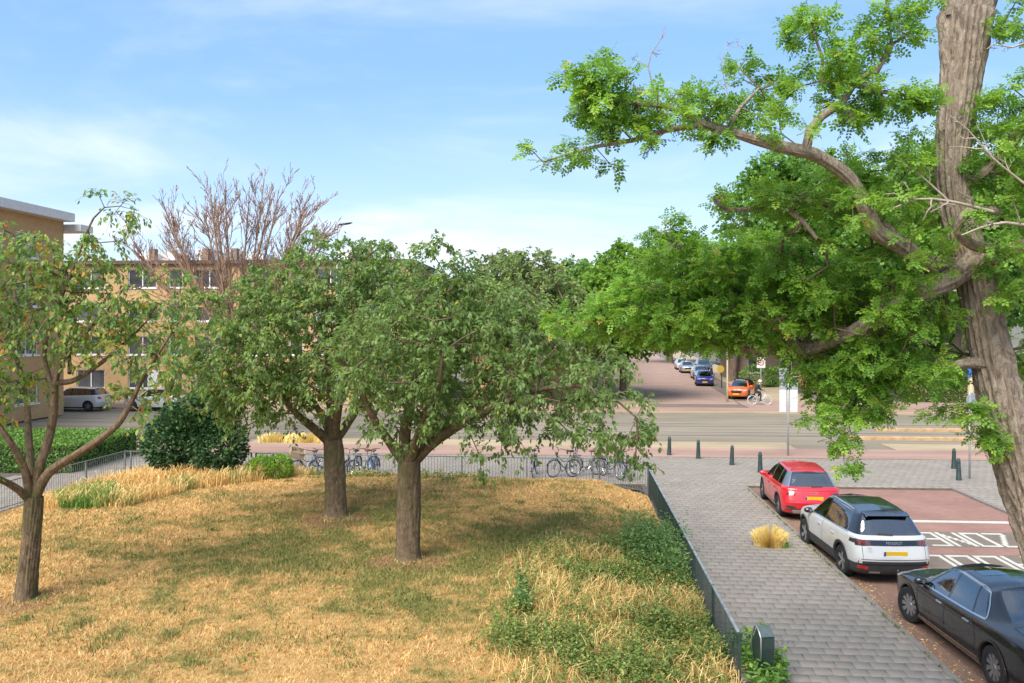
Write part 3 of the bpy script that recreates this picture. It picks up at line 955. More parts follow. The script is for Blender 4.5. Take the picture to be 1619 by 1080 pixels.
blA = [bl(660, 560, dA, 150, 130, 2.6, 1.1), bl(760, 560, dA + .3, 140, 120, 2.6, 1.0), bl(880, 600, dA - .5, 120, 80, 2.2, 1.0),
       bl(960, 660, dA - 1.0, 85, 60, 1.5, 0.9), bl(680, 450, dA, 75, 65, 1.6, .9), bl(760, 470, dA + .6, 85, 60, 1.6, .8),
       bl(640, 660, dA - .7, 75, 50, 1.4, .6), bl(790, 680, dA - .8, 90, 45, 1.3, .7), bl(745, 725, dA - .6, 35, 30, .6, .45), bl(1000, 700, dA - 1, 35, 38, .6, .6),
       bl(600, 560, dA - .6, 70, 80, 1.6, .8), bl(700, 375, dA, 16, 20, .3, 1.2)]
make_tree('cherry_tree', 'broad green cherry tree in the middle of the lawn with a single straight trunk', bA, trA, liA, blA, 620, 'cherry_leaf', 0.112, (LEAF_V, LEAF_F), 5, 0.42, 10, 0.32, 11,
          leaf_droop=0.75, attach_from=2.1, kpath=0.2, near=(.03, 60, .05))
zg = 0.36
dB = FPX * (CAM_Z - zg) / (818 - 515.0)
bB = pt(531, 820, dB)
trB = np.array([[*pt(531, 826, dB), .50], [*pt(531, 815, dB), .37], [*pt(531, 802, dB), .30], [*pt(530, 770, dB), .275], [*pt(528, 720, dB), .27], [*pt(526, 695, dB), .25]])
liB = [limb_px([(526, 702, dB), (500, 680, dB - .2), (470, 655, dB - .6), (430, 610, dB - .9), (390, 570, dB - 1)], .15, .03),
       limb_px([(527, 700, dB), (524, 660, dB), (520, 600, dB + .2), (515, 520, dB + .4), (520, 440, dB + .3)], .15, .03),
       limb_px([(528, 700, dB), (552, 665, dB), (585, 610, dB + .3), (610, 540, dB + .8), (615, 460, dB + 1)], .14, .03),
       limb_px([(528, 700, dB), (535, 650, dB - .6), (545, 590, dB - 1.6), (540, 540, dB - 2)], .12, .03),
       limb_px([(526, 700, dB), (510, 660, dB + .8), (470, 590, dB + 1.7), (440, 520, dB + 2)], .12, .03)]
blB = [bl(510, 540, dB, 130, 110, 2.9, 1.0), bl(430, 550, dB - .6, 95, 95, 2.3, 1.0), bl(600, 520, dB + .6, 100, 110, 2.4, .9), bl(520, 440, dB, 85, 60, 1.9, .8),
       bl(610, 430, dB + .8, 70, 55, 1.6, .7), bl(400, 630, dB - .8, 65, 50, 1.5, .7), bl(470, 650, dB - 1, 60, 40, 1.2, .6), bl(360, 560, dB - .5, 65, 70, 1.5, .75),
       bl(330, 520, dB - .4, 60, 80, 1.4, .5), bl(290, 580, dB - .6, 50, 70, 1.2, .4), bl(320, 620, dB - .8, 50, 40, 1.0, .4), bl(560, 425, dB + .2, 75, 42, 1.3, .9), bl(450, 455, dB - .2, 65, 45, 1.4, .8), bl(380, 480, dB - .4, 55, 45, 1.2, .6), bl(510, 390, dB + .2, 40, 22, .9, .6), bl(595, 390, dB + .6, 25, 20, .7, .5)]
make_tree('cherry_tree', 'dense cherry tree with a split two-ribbed trunk, standing behind the middle one', bB, trB, liB, blB, 690, 'cherry_leaf', 0.122, (LEAF_V, LEAF_F), 5, 0.46, 10, 0.35, 23,
          leaf_droop=0.75, attach_from=1.8, kpath=0.2, tint_bias=0.06, near=(.03, 60, .05))
zg = 0.33
dC = FPX * (CAM_Z - zg) / (952 - 515.0)
bC = pt(42, 952, dC)
trC = np.array([[*pt(39, 962, dC), .29], [*pt(41, 948, dC), .215], [*pt(43, 925, dC), .182], [*pt(48, 870, dC), .165], [*pt(52, 810, dC), .165], [*pt(54, 785, dC), .16]])
liC = [limb_px([(54, 792, dC), (75, 750, dC - .1), (110, 725, dC - .3), (150, 700, dC - .5), (185, 672, dC - .6), (205, 640, dC - .6), (225, 600, dC - .6), (250, 560, dC - .8), (272, 525, dC - .9)], 0.094, 0.021),
       limb_px([(52, 792, dC), (62, 740, dC), (78, 690, dC + .1), (86, 640, dC + .1), (88, 600, dC), (100, 570, dC), (140, 520, dC), (170, 490, dC - .2), (200, 450, dC - .3)], 0.098, 0.017),
       limb_px([(88, 605, dC), (120, 600, dC + .2), (165, 570, dC + .3), (210, 530, dC + .5), (240, 500, dC + .6)], 0.061, 0.014),
       limb_px([(86, 620, dC), (70, 560, dC + .1), (85, 500, dC + .1), (110, 440, dC), (130, 385, dC), (148, 345, dC), (165, 328, dC), (190, 326, dC), (212, 332, dC)], 0.049, 0.003),
       limb_px([(50, 792, dC), (38, 740, dC - .2), (10, 690, dC - .5), (-30, 640, dC - .6), (-70, 590, dC - .6)], 0.090, 0.021),
       limb_px([(50, 792, dC), (20, 768, dC - .4), (-25, 745, dC - .9), (-80, 700, dC - 1)], 0.082, 0.021),
       limb_px([(52, 790, dC), (46, 700, dC + .3), (40, 620, dC + .6), (20, 540, dC + .8), (10, 460, dC + .8)], 0.082, 0.017),
       limb_px([(110, 590, dC), (110, 560, dC + .3), (60, 470, dC + .4), (40, 400, dC + .3), (20, 370, dC)], 0.041, 0.008)]
blC = [bl(40, 430, dC, 75, 70, 1.6, .95), bl(120, 430, dC, 60, 60, 1.4, .9), bl(60, 520, dC + .3, 80, 50, 1.7, .65), bl(140, 500, dC, 70, 50, 1.4, .5), bl(180, 400, dC, 28, 32, .6, .5),
       bl(190, 335, dC, 28, 10, .3, 1.2), bl(20, 600, dC, 55, 55, 1.4, .30), bl(210, 560, dC - .5, 55, 45, 1.0, .5), bl(290, 550, dC - .8, 55, 75, 1.0, .6), bl(190, 640, dC - .4, 45, 25, .8, .35), bl(240, 450, dC - .5, 45, 40, .9, .5), bl(200, 500, dC, 50, 40, 1.0, .6),
       bl(-60, 500, dC, 80, 120, 1.8, .6), bl(270, 480, dC - .7, 45, 40, .9, .3), bl(230, 630, dC - .5, 40, 35, .6, .15)]
make_tree('cherry_tree', 'open sparse cherry tree at the left with forking limbs and some orange leaves', bC, trC, liC, blC, 235, 'cherry_leaf_yellow', 0.105, (LEAF_V, LEAF_F), 6, 0.40, 6, 0.45, 31,
          leaf_droop=0.9, attach_from=2.0, kpath=0.15, show_twigs=1.0, r_tip=0.008, shell=0.1, near=(.03, 60, .05), rare_p=.05, tint_bias=.05)

# ---------------- big locust on the right
dL = 10.0
def w2r(px): return px / 2 * dL / FPX * .79
trunk_L = [(1790, 1278, 10, 150), (1745, 1130, 10, 105), (1690, 960, 10, 92), (1640, 820, 10, 88), (1600, 700, 10, 86), (1576, 600, 10, 78), (1556, 500, 10, 70), (1538, 425, 10, 66), (1515, 350, 10, 60),
           (1504, 280, 10, 58), (1511, 190, 10, 64), (1522, 110, 10, 74), (1526, 60, 10, 84), (1528, 20, 10, 92)]
trL = np.array([[*pt(a, b, c), w2r(w)] for a, b, c, w in trunk_L])
baseL = Vector((trL[0][0], trL[0][1], -0.08))
limbsL = [
    limb_px([(1515, 25, 10), (1508, -40, 10), (1490, -120, 10.1), (1460, -220, 10.2)], .17, .10),
    limb_px([(1545, 40, 10), (1562, -30, 9.9), (1585, -130, 9.7), (1620, -240, 9.5)], .15, .09),
    limb_px([(1528, 420, 10), (1470, 420, 9.7), (1425, 388, 9.5), (1385, 365, 9.4), (1366, 325, 9.3), (1340, 280, 9.2), (1290, 246, 9.1), (1230, 231, 9.0), (1180, 216, 9.0), (1140, 205, 9.0), (1108, 194, 9.0)], .105, .042),
    limb_px([(1108, 194, 9.0), (1080, 178, 9.0), (1050, 168, 9.0), (1010, 165, 9.0), (960, 160, 9.0), (920, 150, 9)], .04, .009),
    limb_px([(1115, 196, 9.0), (1060, 204, 9), (1000, 222, 9), (940, 232, 9.0), (890, 246, 9.0), (858, 256, 9.0)], .038, .008),
    limb_px([(1150, 206, 9.0), (1170, 170, 9.1), (1200, 140, 9.2)], .03, .012),
    limb_px([(1274, 240, 9.1), (1281, 205, 9.1), (1300, 183, 9.1), (1332, 162, 9.1), (1348, 135, 9.1), (1350, 122, 9.1)], .055, .038),
    limb_px([(1350, 124, 9.1), (1325, 130, 9.1), (1300, 128, 9.2), (1300, 90, 9.2), (1285, 50, 9.3)], .035, .012),
    limb_px([(1350, 124, 9.1), (1385, 115, 9), (1410, 70, 9), (1405, 30, 9), (1400, -20, 9)], .04, .015),
    limb_px([(1350, 126, 9.1), (1390, 145, 9), (1430, 150, 9), (1465, 150, 9)], .03, .01),
    limb_px([(1325, 170, 9.1), (1345, 182, 9.0), (1348, 196, 9.0)], .045, .03),
    limb_px([(1138, 205, 9.0), (1128, 216, 8.95), (1118, 228, 8.9)], .045, .03),
    limb_px([(1430, 390, 9.6), (1370, 340, 9.9), (1310, 322, 10), (1250, 316, 10), (1200, 328, 10), (1150, 332, 10), (1128, 312, 10)], .07, .02),
    limb_px([(1250, 334, 9.7), (1270, 350, 9.7), (1292, 378, 9.7)], .035, .02),
    limb_px([(1535, 415, 9.9), (1500, 442, 9.7), (1460, 462, 9.6), (1410, 490, 9.8), (1340, 530, 10.4), (1270, 552, 11), (1190, 550, 11.4), (1100, 535, 12), (1000, 522, 12.6), (910, 512, 13)], .14, .03),
    limb_px([(1270, 552, 11), (1200, 490, 11.3), (1130, 430, 11.5), (1080, 390, 11.5), (1050, 365, 11.5)], .06, .015),
    limb_px([(1410, 490, 9.8), (1385, 540, 10.6), (1368, 590, 10.9), (1350, 640, 10.6), (1332, 690, 10.3), (1335, 735, 10.2)], .026, .005),
    limb_px([(1572, 578, 10), (1530, 574, 9.9), (1490, 585, 10), (1440, 600, 10.4), (1390, 615, 10.8), (1310, 640, 11.2)], .075, .02),
    limb_px([(1545, 425, 9.9), (1590, 398, 9.6), (1650, 380, 9.2), (1750, 350, 8.8)], .10, .05),
    limb_px([(1600, 395, 9.5), (1540, 388, 9.2), (1515, 360, 9.1), (1540, 330, 9.0), (1580, 335, 9.0)], .06, .04),
    limb_px([(1510, 300, 10), (1560, 270, 9.8), (1600, 220, 9.6), (1640, 170, 9.4)], .07, .03),
    limb_px([(1585, 640, 10), (1560, 640, 9.9), (1530, 645, 9.8), (1505, 645, 9.8)], .03, .01),
    limb_px([(1597, 680, 10), (1575, 685, 9.9), (1560, 700, 9.8)], .02, .01),
]
blL = [bl(950, 128, 9, 55, 25.9, 0.40, 0.84), bl(925, 160, 9, 35, 15.8, 0.32, 0.73), bl(900, 240, 9, 50, 14.0, 0.35, 0.80), bl(990, 215, 9, 60, 13.0, 0.32, 0.63), bl(1010, 160, 9, 55, 18.0, 0.40, 0.63), bl(1085, 140, 9, 35, 21.6, 0.40, 0.63),
       bl(1130, 165, 9.1, 60, 23.0, 0.48, 0.84), bl(1190, 105, 9.2, 40, 17.3, 0.40, 0.63), bl(1210, 165, 9.1, 50, 28.8, 0.48, 0.84), bl(1285, 45, 9.3, 38, 28.8, 0.40, 0.95), bl(1330, 95, 9.2, 45, 30.2, 0.48, 0.84), bl(1390, 150, 9, 65, 20.2, 0.40, 0.84),
       bl(1270, 120, 9.2, 50, 25.2, 0.48, 0.63), bl(1405, 40, 9, 42, 30.2, 0.40, 0.84), bl(1450, 10, 9, 40, 11.5, 0.32, 0.63), bl(1450, 150, 9, 25, 8.6, 0.24, 0.63), bl(1240, 210, 9, 50, 10.1, 0.28, 0.42),
       bl(1150, 315, 10, 32, 15.0, 0.40, 0.90), bl(1230, 315, 10, 60, 22.0, 0.60, 0.90), bl(1320, 305, 10, 60, 40.0, 0.80, 0.90), bl(1400, 265, 10.2, 70, 45.0, 0.90, 0.70), bl(1400, 330, 9.8, 70, 40.0, 0.80, 0.60),
       bl(1065, 375, 11.5, 42, 30.0, 0.60, 0.80), bl(1040, 405, 11.5, 40, 22.0, 0.60, 0.80), bl(1110, 420, 11.5, 65, 45.0, 1.00, 0.90), bl(1200, 430, 11.4, 85, 55.0, 1.20, 0.80), bl(930, 510, 13, 65, 28.0, 0.90, 1.00), bl(1010, 485, 12.6, 85, 50.0, 1.20, 1.10),
       bl(1100, 500, 12, 95, 55.0, 1.30, 1.10), bl(1200, 510, 11.5, 100, 50.0, 1.30, 1.00), bl(1300, 460, 11, 90, 60.0, 1.30, 0.90), bl(1390, 500, 10.5, 90, 60.0, 1.20, 1.00), bl(1460, 480, 10.7, 70, 60.0, 0.60, 0.90), bl(1410, 415, 9.9, 80, 45.0, 1.00, 0.70),
       bl(1330, 580, 10.9, 80, 38.0, 1.00, 1.00), bl(1420, 575, 10.4, 85, 42.0, 1.00, 1.00), bl(1310, 618, 11.1, 34, 30.0, 0.60, 0.90), bl(1360, 630, 10.6, 50, 32.0, 0.60, 0.80), bl(1320, 665, 10.3, 42, 32.0, 0.40, 0.70), bl(1325, 715, 10.2, 42, 24.0, 0.30, 0.55),
       bl(1590, 180, 9.6, 40, 45.0, 0.70, 1.00), bl(1590, 270, 9.6, 55, 55.0, 0.90, 1.00), bl(1540, 300, 10.7, 55, 40.0, 0.80, 0.60), bl(1600, 430, 9.4, 40, 50.0, 0.80, 0.70), bl(1610, 540, 10.6, 35, 55.0, 0.80, 0.80), bl(1470, 320, 10.7, 60, 35.0, 0.70, 0.50),
       bl(1520, 640, 9.8, 28, 20.0, 0.25, 0.80), bl(1560, 690, 9.8, 18, 22.0, 0.20, 0.70), bl(1605, 40, 9.6, 30, 40.0, 0.50, 0.70), bl(1480, 240, 10.2, 35, 25.0, 0.50, 0.60), bl(1490, 560, 10.7, 50, 35.0, 0.60, 0.70),
       bl(1700, 300, 9.2, 80, 160.0, 1.20, 0.50),
       bl(1390, 305, 8.8, 55, 22, .35, .6), bl(1425, 385, 8.9, 50, 28, .35, .7), bl(1345, 335, 8.9, 50, 22, .35, .5), bl(1430, 265, 8.9, 40, 18, .4, .45),
       bl(1040, 190, 9, 60, 12, .4, 1.2), bl(960, 175, 9, 60, 16, .4, 1.2)]
locust = make_tree('locust_tree', 'large locust tree at the right with a furrowed leaning trunk and feathery bright green leaves', baseL, trL, limbsL, blL, 1220, 'locust_leaf', 0.122, (PIN_V, PIN_F), 4, 0.15, 7, 0.05, 41,
          bark='locust_bark', leaf_droop=0.25, r_tip=0.006, kpath=0.25, attach_from=4.2, show_twigs=0.6, wob=0.05, flat=1.2, seg=0.22, spread=0.8, tip_from=.35, tip_n=1, tip_s=.10, zflat=.45, near=(.10, 110, .03))
# dead twigs
def dead(pts, r, rg, depth=0):
    out = [(np.array(pts), np.linspace(r, r * 0.35, len(pts)))]
    if depth < 2:
        for i in range(1, len(pts) - 1):
            if rg.random() < 0.75:
                d = nrm((np.array(pts[i + 1]) - np.array(pts[i]))[None] + rg.normal(0, .12 if 0 else .6, 3)[None] * np.linalg.norm(np.array(pts[i + 1]) - np.array(pts[i])))[0]
                L = np.linalg.norm(np.array(pts[-1]) - np.array(pts[i])) * rg.uniform(.35, .7)
                q = [np.array(pts[i]) + d * L * u + rg.normal(0, .02, 3) * (u > 0) for u in np.linspace(0, 1, 5)]
                out += dead(q, r * 0.55, rg, depth + 1)
    return out
rg_ = np.random.default_rng(3)
dl = []
for pl_, r in (([(1045, 168, 9), (1036, 145, 9), (1025, 105, 9), (1030, 85, 9), (1045, 62, 9), (1052, 40, 9)], .012), ([(1025, 105, 9), (1005, 95, 9), (995, 85, 9)], .008), ([(1150, 196, 9.05), (1152, 150, 9.1), (1140, 105, 9.1), (1148, 72, 9.1), (1165, 75, 9.1), (1175, 62, 9.1)], .007),
               ([(1570, 335, 8.9), (1500, 318, 8.8), (1450, 315, 8.8), (1410, 330, 8.8), (1385, 322, 8.8)], .022), ([(1500, 318, 8.8), (1470, 290, 8.8), (1440, 265, 8.8), (1425, 262, 8.8)], .014), ([(1619, 290, 8.8), (1570, 250, 8.8), (1530, 205, 8.8), (1500, 182, 8.8)], .016),
               ([(1450, 315, 8.8), (1430, 290, 8.8), (1420, 300, 8.8)], .01), ([(1640, 360, 8.6), (1590, 352, 8.6), (1550, 360, 8.6), (1520, 372, 8.6)], .02), ([(1640, 60, 9.2), (1600, 75, 9.2), (1570, 70, 9.2), (1560, 78, 9.2)], .014)):
    q = [np.array(pt(*p)) for p in pl_]
    dl += dead(list(smooth_line(q, 0.12)), r, rg_)
tubes('dead_twigs', [(p - np.array(baseL), r) for p, r in dl], 'dead_bark', 4, locust)['kind'] = 'stuff'

# ---------------- bare purple tree by the road
def fan_tree(name, label, px, dd, seed):
    rg = np.random.default_rng(seed)
    b = cw((px - 809.5) / FPX * dd, dd, 0.0)
    tr = np.array([[b.x, b.y, 0, .32], [b.x, b.y, 1.0, .27], [b.x + .05, b.y, 3.0, .25], [b.x + .02, b.y, 4.6, .22]])
    lim = []
    top = tr[-1][:3]
    for k in range(19):
        fx = -1 + 2 * k / 18
        x2 = fx * 5.7
        yy = rg.uniform(-1.8, 1.8)
        h = 13.2 - 2.9 * fx ** 2 + .7 * fx + rg.uniform(-.6, .3)
        z0 = rg.uniform(3.2, 4.7)
        lim.append(np.array([[b.x, b.y, z0, .10], [top[0] + x2 * .22, top[1] + yy * .25, z0 + (h - z0) * .22, .085], [top[0] + x2 * .58, top[1] + yy * .7, z0 + (h - z0) * .55, .055], [top[0] + x2 * .85, top[1] + yy, z0 + (h - z0) * .82, .034], [top[0] + x2, top[1] + yy * 1.1, h, .014]]))
    root = empty(name, b); tag(root, label, 'tree'); off = np.array(b)
    tubes('trunk', [(smooth_line(tr, .3)[:, :3] - off, smooth_line(tr, .3)[:, 3])], 'purple_bark', 12, root, .05, seed)
    fine = []; seats = []
    def shoot(p, d, L, r, depth):
        m = 5; pts = [p]; q = p.copy(); dd_ = d.copy()
        for _ in range(m):
            dd_ = nrm((dd_ + rg.normal(0, .07, 3) + np.array([0, 0, .06]))[None])[0]; q = q + dd_ * L / m; pts.append(q)
        pts = np.array(pts)
        fine.append((pts - off, np.linspace(r, max(.011, r * .5), m + 1)))
        if depth == 0 or L < .5:
            for u in pts[2:]: seats.append((u, dd_))
            return
        k = max(3, int(L * 2.6))
        for i in range(k):
            u = rg.uniform(.15, 1.0); j = min(m - 1, int(u * m)); base = pts[j] + (pts[j + 1] - pts[j]) * (u * m - j)
            ax = nrm(rg.normal(size=(1, 3)))[0]
            side = nrm(np.cross(dd_, ax)[None])[0]
            c_ = nrm((dd_ * 1.0 + side * rg.uniform(.35, .75) + np.array([0, 0, .12]))[None])[0]
            shoot(base, c_, L * rg.uniform(.32, .55), max(.014, r * .5), depth - 1)
    for li, l in enumerate(lim):
        S_ = smooth_line(l, .3)
        tubes('limb', [(S_[:, :3] - off, S_[:, 3])], 'purple_bark', 8, root, .04, seed + li)
        for _ in range(27):
            j = int(rg.uniform(.28, .97) * (len(S_) - 2)); dr = nrm((S_[j + 1] - S_[j])[None, :3])[0]
            side = nrm(np.cross(dr, rg.normal(size=3))[None])[0]
            shoot(S_[j, :3], nrm((dr + side * rg.uniform(.3, .8) + np.array([0, 0, .15]))[None])[0], rg.uniform(.7, 1.7), max(.022, S_[j, 3] * .5), 2)
    tubes('branches', fine, 'purple_bark', 4, root)['kind'] = 'stuff'
    P = np.array([q for q, _ in seats]); D = np.array([q for _, q in seats])
    sel = rg.random(len(P)) < min(1, 7500 / len(P)); P, D = P[sel], D[sel]
    leaf_mesh('crown', P - off, D + rg.normal(0, .5, P.shape), rg.normal(size=P.shape), .075 * rg.uniform(.5, 1.2, len(P)), (QUAD_V, QUAD_F), rg.random(len(P)), 'purple_leaf', root, 'stuff')
    return root
fan_tree('bare_tree', 'nearly leafless tree with a fan of reddish brown branches before the yellow brick flats', 372, 42.5, 51)

# ---------------- background trees
def round_tree(name, label, px, dd, z_top, rx, crown_z0, leaf, n_cl, lsize, seed, tr_r=.35, ntw=5, twl=.8, nleaf=9, group=None, lean=0.0, droop=.3, tint_bias=0.0, lobes=9, rd=None, z_base=0.0, keep=None):
    rg = np.random.default_rng(seed)
    b = cw((px - 809.5) / FPX * dd, dd, z_base)
    zc = (z_top + crown_z0) / 2; rz = (z_top - crown_z0) / 2
    rd = rd or rx * .8
    fork = crown_z0 + 0.15 * (z_top - crown_z0)
    tr = np.array([[b.x, b.y, z_base - .05, tr_r * 1.35], [b.x, b.y, z_base + .5, tr_r], [b.x + lean * .4, b.y, fork * .6, tr_r * .9], [b.x + lean, b.y, fork, tr_r * .75]])
    lim = []
    for k in range(6):
        a = k / 6 * 6.28 + rg.uniform(-.3, .3)
        e = rg.uniform(.35, .7)
        lim.append(np.array([[b.x + lean, b.y, fork - .3, tr_r * .5], [b.x + lean + math.cos(a) * rx * .25, b.y + math.sin(a) * rd * .25, fork + rz * .4, tr_r * .35], [b.x + lean + math.cos(a) * rx * .6, b.y + math.sin(a) * rd * .6, zc + rz * (e - .4), tr_r * .12]]))
    lim.append(np.array([[b.x + lean, b.y, fork - .2, tr_r * .6], [b.x + lean, b.y, zc, tr_r * .4], [b.x + lean + .3, b.y, zc + rz * .6, tr_r * .1]]))
    bl_ = [(b.x + lean, b.y, zc, rx * .72, rd * .72, rz * .78, 1.0)]
    for k in range(lobes):
        d = nrm(rg.normal(size=(1, 3)))[0]
        if d[2] < -.5: d[2] *= -1
        s = rg.uniform(.28, .46)
        bl_.append((b.x + lean + d[0] * rx * .68, b.y + d[1] * rd * .68, zc + d[2] * rz * .68, rx * s, rd * s, rz * s, 1.5))
    return make_tree(name, label, b, tr, lim, bl_, n_cl, leaf, lsize, (QUAD_V, QUAD_F), ntw, twl, nleaf, droop, seed, bark='far_bark', attach_from=fork * .7, kpath=.15, r_tip=.015, show_twigs=0.0, seg=.8,
                     shell=.55, tint_bias=tint_bias, group=group, leaf_droop=.5, keep=keep)
gB = 'trees along the far side of the main road'
round_tree('roadside_tree', 'tall full green tree behind the locust, its dark trunk beside the zone sign', 1290, 74, 22.5, 8.6, 5.2, 'big_tree_leaf', 900, .42, 61, .55, group=gB, twl=1.2, nleaf=10, lean=0.4, lobes=14)
round_tree('roadside_tree', 'green roadside tree behind the locust, trunk rising from the hedge at the right', 1505, 66, 19.5, 7.2, 4.6, 'big_tree_leaf', 800, .40, 62, .5, group=gB, twl=1.1, nleaf=10, lobes=12, tint_bias=.05, lean=.5)
round_tree('roadside_tree', 'full green tree at the far right edge behind the leaning trunk', 1650, 72, 21, 7.0, 4.0, 'big_tree_leaf', 420, .42, 63, .5, group=gB, twl=1.2, nleaf=10, lobes=12)
round_tree('roadside_tree', 'bright green tree with a leaning trunk over the parked cars of the far street', 1158, 86, 14.5, 6.5, 5.0, 'bright_leaf', 600, .42, 64, .5, group=gB, twl=1.1, nleaf=9, lean=.9)
round_tree('roadside_tree', 'rounded bright green tree just left of the far street', 985, 66, 12.0, 5.6, 2.2, 'bright_leaf', 600, .34, 65, .3, group=gB, twl=.9, nleaf=9)
round_tree('roadside_tree', 'grey green feathery tree showing above the middle cherry', 850, 62, 11.6, 5.6, 2.0, 'grey_leaf', 640, .26, 66, .3, group=gB, twl=.9, nleaf=10, droop=.5)
round_tree('roadside_tree', 'thin grey green treetop showing between the two dense cherries', 775, 68, 10.4, 3.8, 2.0, 'grey_leaf', 260, .26, 67, .25, group=gB, twl=.9, nleaf=8, droop=.4, tint_bias=.1)
round_tree('roadside_tree', 'yellowish green tree between the grey green one and the far street', 922, 70, 12.4, 5.4, 2.0, 'cherry_leaf_yellow', 420, .32, 69, .3, group=gB, twl=.9, nleaf=9)
round_tree('roadside_tree', 'low dark green tree filling the gap behind the middle cherry', 690, 70, 9.2, 5.5, 1.5, 'big_tree_leaf', 420, .36, 68, .3, group=gB, twl=1.0, nleaf=9)
gF = 'trees deep in the far street'
for i, (px, dd, zt, rx, lb) in enumerate([(1060, 130, 13, 7, 'green tree closing the view up the far street on its left side'), (1150, 125, 15, 7, 'green tree deep in the far street, right of the parked cars'),
                                       (1400, 98, 19, 9, 'tall tree far behind the hedge at the right'), (1560, 100, 20, 9, 'tall tree far behind the right hand pavement')]):
    round_tree('street_tree', lb, px, dd, zt, rx, 3.5, 'big_tree_leaf', 380, .6, 71 + i, .4, group=gF, twl=1.6, nleaf=8)

# ---------------- laurel bush at the fence corner, hedge, weeds
def bush(name, label, blobs, n, leaf, size, base, seed, cat='shrub', tm=(QUAD_V, QUAD_F), shell=.6, tint_bias=0.0, group=None, up=0.3):
    rg = np.random.default_rng(seed)
    P = blob_points(blobs, n, seed, shell)
    P = P[P[:, 2] > base[2] - 0.02]
    n = len(P)
    c = np.array([b[:3] for b in blobs]).mean(0)
    D = nrm(P - c) + rg.normal(0, .6, P.shape); D[:, 2] += up
    N = rg.normal(0, .6, P.shape); N[:, 2] += 1
    lump = vnoise(P[:, 0] * 1.0, P[:, 2] + P[:, 1], 2.2, seed)
    tint = .5 + (lump - .5) * .7 + rg.normal(0, .16, n) + tint_bias
    root = empty(name, base); tag(root, label, cat, group)
    st = []
    for k in range(14):
        q = P[rg.integers(n)]
        st.append((np.array([[0, 0, 0], (q - np.array(base)) * .5 + rg.normal(0, .05, 3), q - np.array(base)]), np.array([.03, .02, .008])))
    tubes('stems', st, 'limb_bark', 5, root)['kind'] = 'stuff'
    leaf_mesh('foliage', P - np.array(base), D, N, size * rg.uniform(.7, 1.25, n), tm, tint, leaf, root, 'stuff')
    return root
dl_ = 30.0
b1 = pt(305, 745, dl_)
bush('laurel_bush', 'dark green laurel bush at the back corner of the lawn before the fence', [bl(270, 700, dl_, 45, 45, 1.0), bl(345, 705, dl_ - .2, 48, 42, 1.0), bl(300, 670, dl_ + .3, 55, 40, 1.0), bl(335, 650, dl_ + .2, 50, 40, .9)], 15000, 'laurel_leaf', .13, (b1.x, b1.y, 0.1), 81, shell=.25)
b2 = pt(430, 755, 29.5)
bush('shrub_clump', 'bright green leafy clump between the laurel and the cherry with the split trunk', [bl(415, 742, 29.5, 22, 20, .5), bl(440, 742, 29.5, 22, 22, .5)], 1300, 'bright_leaf', .13, (b2.x, b2.y, 0.15), 82, up=.9)
# clipped hedge across the side path: a box of small leaves round a dark core
def box_hedge(name, label, x0, x1, y0, y1, h, n, leaf, seed, rz=0.0, size=.06, group=None, cat='hedge'):
    rg = np.random.default_rng(seed)
    cx, cy = (x0 + x1) / 2, (y0 + y1) / 2
    W, D_ = (x1 - x0) / 2, (y1 - y0) / 2
    root = empty(name, (cx, cy, 0), rz); tag(root, label, cat, group)
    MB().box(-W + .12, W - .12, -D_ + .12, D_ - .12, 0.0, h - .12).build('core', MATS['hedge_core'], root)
    A = np.array([2 * W * 2 * D_, 2 * W * h, 2 * W * h, 2 * D_ * h, 2 * D_ * h]); A /= A.sum()
    P = []; N = []
    for k, m in enumerate(rg.multinomial(n, A)):
        u, v = rg.uniform(-1, 1, m), rg.uniform(-1, 1, m)
        z = (v + 1) / 2 * h
        if k == 0: P.append(np.stack([u * W, v * D_, np.full(m, h)], -1)); N.append(np.tile((0, 0, 1.), (m, 1)))
        elif k < 3: s = -1 if k == 1 else 1; P.append(np.stack([u * W, np.full(m, s * D_), z], -1)); N.append(np.tile((0, s, 0.), (m, 1)))
        else: s = -1 if k == 3 else 1; P.append(np.stack([np.full(m, s * W), u * D_, z], -1)); N.append(np.tile((s, 0., 0.), (m, 1)))
    P = np.concatenate(P); N = np.concatenate(N); n = len(P)
    P += N * (-.02 + .1 * (vnoise(P[:, 0] + P[:, 1], P[:, 2] + P[:, 1], 1.6, seed) - .5) - rg.uniform(0, .1, n))[:, None]
    D = N * .5 + rg.normal(0, .6, P.shape); D[:, 2] += .4
    leaf_mesh('foliage', P, D, N + rg.normal(0, .5, P.shape), size * rg.uniform(.7, 1.3, n), (QUAD_V, QUAD_F), rg.normal(.5, .22, n), leaf, root, 'stuff')
    return root
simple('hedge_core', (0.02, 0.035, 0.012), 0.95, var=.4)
box_hedge('clipped_hedge', 'low clipped green hedge at the left beside the grey side path', -30.5, -19.6, 31.2, 36.5, 1.1, 26000, 'hedge_leaf', 91, size=.09)
